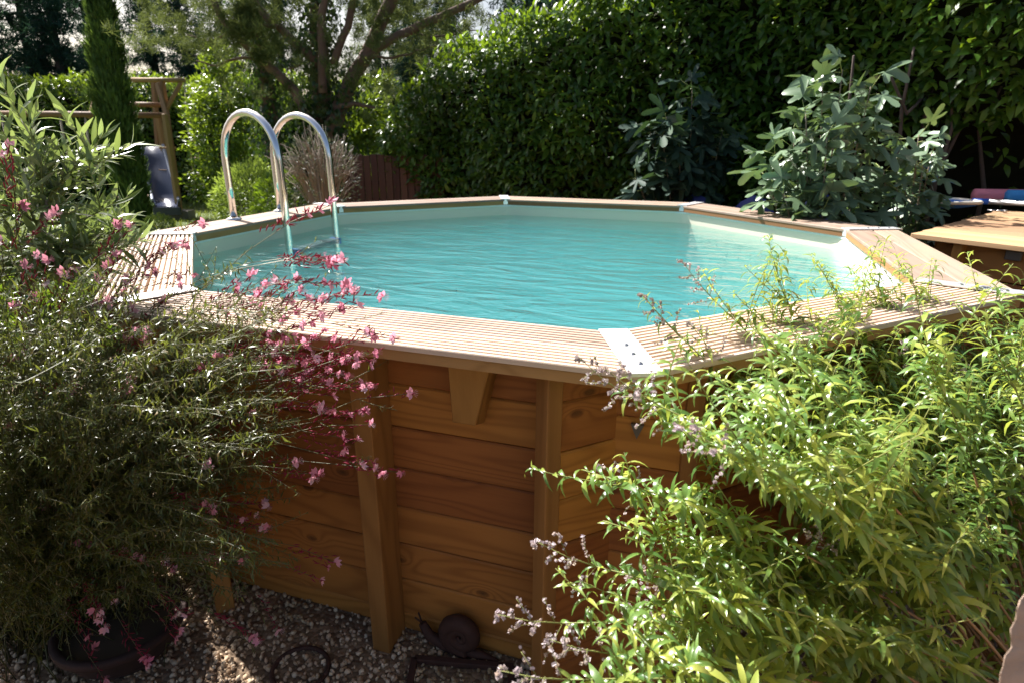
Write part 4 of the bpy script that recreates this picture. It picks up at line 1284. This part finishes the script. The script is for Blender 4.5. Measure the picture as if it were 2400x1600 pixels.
# ------------------------------------------------------------------ big shrub and back hedge at left
def hedge_far(name, label, x0, x1, h0, h1, top, seedk, n_, mat, ls, lumpk=1.0):
    a = at(x0, 316, h0); b = at(x1, 316, h1)
    t_ = thing(name, label, 'hedge', ((a.x + b.x) / 2, (a.y + b.y) / 2, 0))
    u = rng.random(n_); zz_ = rng.random(n_) ** .8
    dirv = np.array(b - a); dirv[2] = 0; L = np.linalg.norm(dirv); dn = dirv / L; back = np.array([-dn[1], dn[0], 0])
    if back @ np.array(FH) < 0: back = -back
    tl = top * (1 + .03 * np.sin(u * 40 + seedk) + .02 * np.sin(u * 97))
    istop = rng.random(n_) < .3
    P = np.array((a.x, a.y, 0)) + u[:, None] * dirv + back * (np.where(istop, rng.uniform(0, 1.0, n_), .12 * np.sin(u * 60 + zz_ * 9) + rng.exponential(.1, n_)))[:, None]
    P[:, 2] = np.where(istop, tl + rng.normal(0, .07, n_), zz_ * tl)
    out = np.where(istop[:, None], np.array([0, 0, 1.0]), -back + np.array([0, 0, .3]))
    scatter('x', TS, P, frames_from(out * .5 + rdir(n_), out + rdir(n_) * .6 + np.array([0, 0, .4])), rng.uniform(.7, 1.3, n_) * ls, mat, t_, stuff_name='foliage')
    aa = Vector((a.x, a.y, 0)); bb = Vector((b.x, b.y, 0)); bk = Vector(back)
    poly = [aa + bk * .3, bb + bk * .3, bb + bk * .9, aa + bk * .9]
    o = prism('dark_core', [(p.x, p.y) for p in poly], 0, top - .3, M_core, t_); o['kind'] = 'stuff'  # solid dark block, its colour standing in for inner shade
hedge_far('clipped_hedge', 'long clipped hedge with sunlit yellow-green top behind the play frame', -160, 900, 15.8, 15.5, 2.86, 1, 26000, M_laurelfar, .12)

def shrub_mass(name, label, boxes, n_, mat, ls, h):
    c0_ = at(boxes[0][0], 400, h); t_ = thing(name, label, 'shrub', (c0_.x, c0_.y, 0))
    PP, DD = [], []
    mb = MB()
    for (x, y, r, dh) in boxes:
        c = at(x, y, h + dh); rr = r / 1371 * h
        mb.tube(bez(Vector((c0_.x + random.gauss(0, .1), c0_.y, 0)), Vector((c.x, c.y, max(.1, c.z - rr))), c, 6), [.04, .035, .03, .025, .018, .01], 5)
        m_ = int(n_ * (r / sum(b_[2] for b_ in boxes)))
        dr = rdir(m_); rad_ = rng.uniform(.45, 1, m_) ** .6
        PP.append(np.array(c) + dr * rad_[:, None] * rr * (1 + .25 * np.sin(dr[:, 0:1] * 6 + dr[:, 2:3] * 5))); DD.append(dr)
    mb.build('stems', M_darkbark, t_); COL.objects[-1]['kind'] = 'stuff'
    P = np.concatenate(PP); Dd = np.concatenate(DD); P[:, 2] = np.maximum(P[:, 2], .05); n2_ = len(P)
    scatter('x', TS, P, frames_from(Dd + rdir(n2_) * .8, Dd * .7 + rdir(n2_) * .5 + np.array([0, 0, .6])), rng.uniform(.7, 1.3, n2_) * ls, mat, t_, stuff_name='foliage')
shrub_mass('laurel_shrub', 'tall loose glossy-leaved shrub between the rope ladder and the pine', [(520, 210, 60, 0), (560, 290, 75, .2), (500, 330, 60, -.2), (560, 400, 80, .2), (480, 420, 45, 0), (470, 260, 40, .1), (600, 230, 45, .4), (500, 140, 30, .2)], 9500, M_laurelfar, .10, 12.2)
shrub_mass('broadleaf_shrub', 'green broadleaf shrub right of the pine trunk above the fence panel', [(820, 330, 48, 0), (850, 260, 42, .3), (790, 300, 40, .2), (870, 400, 50, .6), (800, 230, 25, .8)], 4200, M_laurelfar, .10, 9.6)

# ------------------------------------------------------------------ cypress
cb = at_z(330, 528, 0.0)
cyp = thing('cypress_tree', 'slender upright green cypress in front of the play frame', 'tree', (cb.x, cb.y, 0))
ch = 11.3
AX = [(528, 326), (500, 322), (300, 270), (150, 248), (0, 228), (-110, 216)]
axp = [at(x_, y_, ch) for y_, x_ in AX]; axp[0].z = 0
tube('trunk', axp, [.07, .065, .055, .04, .025, .01], M_darkbark, cyp, 8)
n_ = 19000
zt = axp[-1].z
zc_ = .03 + rng.random(n_) ** .9 * zt
az_ = [p_.z for p_ in axp]
axx = np.interp(zc_, az_, [p_.x for p_ in axp]); axy = np.interp(zc_, az_, [p_.y for p_ in axp])
rad_ = np.interp(zc_, [0, .3, .9, 1.8, 2.8, 4.2, zt], [.13, .17, .24, .30, .23, .12, .02]) * (1 + .08 * np.sin(zc_ * 9) + .06 * np.sin(zc_ * 23))
a = rng.uniform(0, 2 * PI, n_)
rad2 = rad_ * (1 + .16 * np.sin(a * 5 + zc_ * 8)) * rng.uniform(.6, 1.12, n_)
pos = np.stack([axx + rad2 * np.cos(a), axy + rad2 * np.sin(a), zc_], 1)
dd_ = np.stack([np.cos(a) * .36, np.sin(a) * .36, np.full(n_, 1.0)], 1) + rdir(n_) * .25
TC = [leaf_template(.22, -.2, .5, 2, .5), leaf_template(.30, .2, .6, 2, .5)]
scatter('x', TC, pos, frames_from(dd_, np.stack([np.cos(a), np.sin(a), np.full(n_, .2)], 1) + rdir(n_) * .5), rng.uniform(.07, .17, n_), M_cypress, cyp, stuff_name='foliage')

# ------------------------------------------------------------------ play frame with swings, slide and rope ladder
PHh = 12.9
pf = thing('play_frame', 'wooden garden play frame with swing beam, dark slide and hanging rope ladder', 'play frame', at_z(395, 500, 0))
def pl(x, y, dh=0): return at(x, y, PHh + dh)
tube('swing_beam', [pl(-40, 261, 0), pl(160, 263, 0), pl(385, 266, 0)], .055, M_play, pf, 10)
tube('top_bar', [pl(300, 184, .1), pl(424, 185, .1)], .045, M_play, pf, 10)
tube('cross_bar', [pl(298, 240, .3), pl(368, 242, .3)], .05, M_play, pf, 10)
g = lambda x, y, dh: at(x, y, PHh + dh)
def leg(name, x0, y0, x1, y1, dh, w=.09):
    a_ = g(x0, y0, dh); b_ = g(x1, y1, dh); b_.z = 0
    beam(name, a_, b_, w, w, M_play, pf, (0, 1, 0), .008)
leg('post', 372, 188, 415, 498, .1); leg('post', 353, 188, 372, 480, .9); leg('post', 378, 262, 412, 492, -.35); leg('post', 362, 262, 398, 480, .6)
beam('brace', g(360, 192, 0), g(388, 288, -.3), .10, .03, M_play, pf, (0, 1, 0))
beam('brace', g(416, 190, .1), g(380, 256, .1), .07, .05, M_play, pf, (0, 1, 0))
beam('brace', g(204, 272, 0), g(216, 232, .2), .07, .05, M_play, pf, (0, 1, 0))
for y in (340, 392, 448): beam('rung', g(366, y, .3), g(404, y + 1, .3), .05, .04, M_play, pf)
beam('platform', g(290, 452, .2), g(345, 453, .2), .6, .04, M_play, pf)
for (x0, x1, y1) in ((4, 32, 420), (137, 158, 372), (195, 214, 400), (74, 92, 400)):
    mid_ = g((x0 + x1) / 2 + 1, (272 + y1) / 2, 0)
    tube('swing_rope', [g(x0, 268, 0), mid_, g(x1, y1, 0)], .018, M_rope, pf, 6)
ra = (g(424, 190, .1), g(430, 285, .1), g(448, 440, .1)); rb = (g(440, 235, .1), g(446, 285, .1), g(470, 442, .1))
rl = tube('rope_ladder', [ra[0], ra[1], ra[2]], .012, M_rope, pf, 5)
tube('side_rope', [rb[0], rb[1], rb[2]], .012, M_rope, rl, 5)
for k in range(5):
    f_ = k / 4; tube('rung', [ra[1].lerp(ra[2], f_), rb[1].lerp(rb[2], f_)], .020, M_play, rl, 8)
# slide: trough with raised rims, running down towards the pool
ctr0 = [(g(343, 334, .7), .25), (g(350, 352, .5), .25), (g(362, 400, .2), .25), (g(377, 450, -.1), .25), (g(381, 466, -.3), .25), (g(382, 471, -.55), .25)]
side = Vector(rgt); ctr = []
for i_ in range(len(ctr0) - 1):
    for k_ in range(6):
        f_ = k_ / 6; ctr.append((ctr0[i_][0].lerp(ctr0[i_ + 1][0], f_), .25))
ctr.append(ctr0[-1])
ctr = [(c_ + Vector((0, 0, .016 * math.sin(k_ * .55))), w_) for k_, (c_, w_) in enumerate(ctr)]
V = []; prof = [(-1.15, .02), (-1.15, .12), (-1.0, .12), (-.85, .0), (.85, 0), (1.0, .12), (1.15, .12), (1.15, .02)]
for (c_, hw) in ctr:
    for (u_, z_) in prof: V.append(c_ + side * (u_ * hw) + Vector((0, 0, z_ - .03)))
n8 = len(prof); F = []
for i_ in range(len(ctr) - 1):
    for k_ in range(n8 - 1): F.append((i_ * n8 + k_, i_ * n8 + k_ + 1, (i_ + 1) * n8 + k_ + 1, (i_ + 1) * n8 + k_))
sld = mesh_obj('slide', V, F, M_slide, pf, smooth=True); fixn(sld)
mo = sld.modifiers.new('thickness', 'SOLIDIFY'); mo.thickness = .02
for s in (-1, 1):
    tube('rim', [c_ + side * (s * 1.08 * hw) + Vector((0, 0, .10)) for c_, hw in ctr], .028, M_sliderim, sld, 8)
e_ = g(382, 474, -.55)
o = beam('slide_foot', e_ + side * -.28 + Vector((0, 0, -.10)), e_ + side * .28 + Vector((0, 0, -.10)), .06, .16, M_slide, sld)
fb_ = at_z(395, 505, 0)
blk = beam('concrete_block', fb_ + side * -.35 + Vector((0, .1, .09)), fb_ + side * .35 + Vector((0, .1, .09)), .3, .18, M_concrete, None)
tag(blk, 'low grey concrete block on the lawn under the foot of the slide', 'block')

# ------------------------------------------------------------------ stone pine with ivy
pnh = 9.2
pb0 = at(748, 300, pnh); pb0.z = 0
pine = thing('pine_tree', 'many-limbed pine with ivy-covered trunks beyond the pool behind the ladder', 'tree', pb0)
def P9(x, y, dh=0): return at(x, y, pnh + dh)
limbs = [([(745, 560), (748, 380), (742, 280), (735, 180), (732, 80), (730, -60), (728, -260)], [.20, .17, .15, .13, .12, .10, .06], 0),
         ([(755, 330), (775, 270), (800, 195), (850, 110), (900, 0), (960, -130), (1010, -260)], [.12, .11, .10, .09, .085, .07, .04], -.2),
         ([(828, 145), (870, 110), (940, 72), (1040, 25), (1140, -20), (1280, -120)], [.07, .06, .055, .05, .04, .02], -.25),
         ([(706, 290), (698, 250), (680, 212), (630, 165), (600, 140), (555, 95), (510, 40), (470, -40), (400, -140)], [.08, .07, .065, .06, .058, .05, .045, .035, .02], -.3),
         ([(735, 150), (690, 110), (640, 62), (590, 15), (540, -70), (500, -200)], [.07, .06, .055, .05, .04, .02], -.15),
         ([(742, 215), (738, 120), (740, 40), (750, -80), (770, -220)], [.06, .055, .05, .04, .02], -.35),
         ([(765, 150), (790, 80), (808, 20), (820, -80), (860, -240)], [.055, .05, .048, .04, .02], -.3),
         ([(780, 244), (815, 242), (862, 248)], [.035, .03, .015], -.35),
         ([(655, 560), (640, 420), (625, 280), (610, 180), (598, 90), (575, -60), (560, -240)], [.14, .13, .12, .11, .10, .08, .05], .5),
         ([(848, 135), (900, 132), (960, 118), (1000, 105)], [.02, .017, .012, .006], -.3),
         ([(930, 75), (985, 90), (1040, 80), (1100, 70)], [.02, .017, .012, .006], -.2),
         ([(600, 140), (560, 130), (500, 150), (450, 140)], [.025, .02, .015, .008], -.3),
         ([(640, 62), (560, 60), (480, 95), (430, 80)], [.03, .022, .015, .008], -.3),
         ([(700, 115), (690, 150), (660, 160)], [.02, .015, .01], -.3)]
LM = []
for pxs, rr, dh in limbs:
    pts = [P9(x_, y_, dh) for x_, y_ in pxs]
    if pxs[0][1] > 500: pts[0].z = 0.0
    dense = []
    for i_ in range(len(pts) - 1):
        for k_ in range(3): dense.append((pts[i_].lerp(pts[i_ + 1], k_ / 3) + Vector((random.gauss(0, .012), random.gauss(0, .012), random.gauss(0, .01))), rr[i_] + (rr[i_ + 1] - rr[i_]) * k_ / 3))
    dense.append((pts[-1], rr[-1])); LM.append(dense)
    tube('trunk' if pxs[0][1] > 500 else 'limb', [d_[0] for d_ in dense], [d_[1] for d_ in dense], M_bark, pine, 9)
# needle tufts: fans of thin blades
blade = (np.array([(-.5, 0, 0), (.5, 0, 0), (.12, 1, 0), (-.12, 1, 0)], np.float32), np.array([(0, 1, 2, 3)], np.int32))
def tufts(centers, per, ln, wd, up=.4, spread=.9):
    C3 = np.repeat(np.array([tuple(c_) for c_ in centers]), per, 0); n3 = len(C3)
    d3 = np.repeat(rdir(len(centers)) * .5 + np.array([0, 0, up]), per, 0) + rdir(n3) * spread
    C3 = C3 + rng.normal(0, ln * .35, (n3, 3))
    S3 = np.stack([np.full(n3, wd), rng.uniform(.6, 1.2, n3) * ln, np.ones(n3)], 1)
    return C3, frames_from(d3, rdir(n3)), S3
cs_ = []
for dense in LM[1:8] + LM[9:]:
    for (q, r_) in dense:
        if r_ < .07:
            for _ in range(3): cs_.append(q + Vector((random.gauss(0, .35), random.gauss(0, .35), random.gauss(.15, .28))))
for _ in range(480):      # hanging sprays of the crown
    x_ = random.choice((random.uniform(300, 640), random.uniform(820, 1110), random.uniform(560, 900)))
    y_ = random.uniform(-150, 125) if x_ < 640 or x_ > 820 else random.uniform(-150, 40)
    if 640 < x_ < 800 and y_ > -20: continue
    cs_.append(P9(x_, y_ - 10, random.uniform(-.9, 1.6)))
for _ in range(60): cs_.append(P9(random.gauss(553, 16), random.gauss(50, 26), -.6))
for _ in range(16): cs_.append(P9(random.gauss(600, 12), random.gauss(128, 8), -.5))
C3, R3, S3 = tufts(cs_, 55, .10, .008)
scatter('x', [blade], C3, R3, S3, M_pine, pine, stuff_name='crown', smooth=False)
# ivy
IP, IO = [], []
for dense, lim in ((LM[0], 1.9), (LM[8], 1.9), (LM[1][:7], 1.2), (LM[3][:5], 1)):
    for i_ in range(len(dense) - 1):
        a_, b_ = dense[i_][0], dense[i_ + 1][0]
        m_ = int(230 * lim * (b_ - a_).length / .5)
        for _ in range(m_):
            q = a_.lerp(b_, random.random()); an = random.uniform(0, 2 * PI); r_ = dense[i_][1] + abs(random.gauss(.05, .06)) * lim
            o_ = Vector((math.cos(an), math.sin(an), random.uniform(-.2, .3)))
            IP.append(tuple(q + o_ * r_)); IO.append(tuple(o_))
IPa = np.array(IP); IOa = np.array(IO); n_ = len(IPa)
TI = [leaf_template(.85, .4, .1, 2, .5)]
scatter('x', TI, IPa, frames_from(IOa * .4 + rdir(n_) * .5 + np.array([0, 0, -.7]), IOa + rdir(n_) * .4), rng.uniform(.04, .085, n_), M_ivy, pine, stuff_name='ivy')

# ------------------------------------------------------------------ conifers along the back
def conifer(px_, h, height, width, label, dens=1.0, base=1.4):
    c = at(px_, 300, h); r0 = Vector((c.x, c.y, 0))
    t_ = thing('conifer', label, 'tree', r0, 'dark conifers along the back boundary')
    lean = Vector((random.gauss(0, .15), random.gauss(0, .15), 0))
    tube('trunk', [r0, r0 + lean * .5 + Vector((0, 0, height * .5)), r0 + lean + Vector((0, 0, height))], [.17, .12, .03], M_darkbark, t_, 7)
    mb = MB(); cc, dd3 = [], []
    z = base
    while z < height - .2:
        wr = width * (1 - (z / height) ** 1.6) * random.uniform(.7, 1.15) + .15
        a0 = random.uniform(0, 2 * PI)
        for k in range(random.randint(3, 5)):
            if random.random() < .18: continue
            an = a0 + 2 * PI * k / 4 + random.gauss(0, .3); o_ = Vector((math.cos(an), math.sin(an), 0)); ln = wr * random.uniform(.7, 1.1)
            s0 = r0 + lean * (z / height) + Vector((0, 0, z))
            pts = bez(s0, s0 + o_ * ln * .5 + Vector((0, 0, .12 * ln)), s0 + o_ * ln + Vector((0, 0, -.12 * ln)), 6)
            mb.tube(pts, [.03, .025, .02, .015, .01, .006], 4)
            for p_ in range(int(11 * ln * dens)):
                f_ = random.uniform(.22, 1.05); q = pts[min(5, int(f_ * 5))] + (pts[5] - pts[4]) * random.uniform(-.5, .5)
                cc.append(q + Vector((random.gauss(0, .12 + .15 * f_), random.gauss(0, .12 + .15 * f_), random.gauss(-.06, .09))))
        z += random.uniform(.22, .42)
    mb.build('limbs', M_darkbark, t_); COL.objects[-1]['kind'] = 'stuff'
    C3, R3, S3 = tufts(cc, 26, .18, .034, up=-.1, spread=.9)
    scatter('x', [blade], C3, R3, S3, M_conifer, t_, stuff_name='crown', smooth=False)
cl = [(15, 19, 'dark conifer at the far left edge of the garden'), (95, 20.5, 'dark conifer second from the left edge'), (170, 19.5, 'dark conifer just left of the cypress'),
      (255, 22, 'dark conifer mostly hidden behind the cypress'), (385, 22, 'thin dark conifer above the play frame bars'), (455, 20.5, 'dark conifer between the play frame and the pine'),
      (540, 22.5, 'dark conifer behind the left ivy-covered pine stem'), (650, 23, 'dark conifer seen between the two ivy-covered stems'), (870, 21, 'dark conifer just right of the pine trunk'),
      (950, 23, 'dark conifer between the pine and the laurel hedge'), (1040, 20, 'dark conifer above the left end of the laurel hedge'), (1200, 19, 'blue-green conifer rising above the middle of the laurel hedge'),
      (1275, 20, 'second blue-green conifer above the laurel hedge, right of the sky gap'), (1400, 21, 'blue-green conifer at the top edge above the hedge crest')]
for (x_, h_, lab) in cl:
    conifer(x_, h_, random.uniform(7.6, 9.2), 1.55 if x_ < 1000 else 2.2, lab, 1.0 if x_ < 300 or x_ > 1000 else .8)

# ------------------------------------------------------------------ grass blades on the lawn in view
n_ = 60000
gx_ = -2.5 - 13 * rng.random(n_) ** 1.3; gy_ = rng.uniform(-2.6, 13.5, n_)
rel = np.stack([gx_ - CAM.x, gy_ - CAM.y], 1); hh2 = rel @ np.array([FH.x, FH.y]); ll = rel @ np.array([rgt.x, rgt.y])
ok = (hh2 > 1.5) & (ll / hh2 > -1.1) & (ll / hh2 < -.35) & ((gx_ < -3.6) | (gy_ < -1.5))
gx_, gy_ = gx_[ok], gy_[ok]; n_ = len(gx_)
d3 = rdir(n_) * .5 + np.array([0, 0, 1.0])
S3 = np.stack([np.full(n_, .02), rng.uniform(.04, .10, n_), np.ones(n_)], 1)
o = scatter('x', [blade], np.stack([gx_, gy_, np.full(n_, .0)], 1), frames_from(d3, rdir(n_)), S3, M_grass, None, stuff_name='grass', smooth=False)
tag(o, 'short sunlit lawn grass beyond the pool at left', 'grass', kind='stuff')
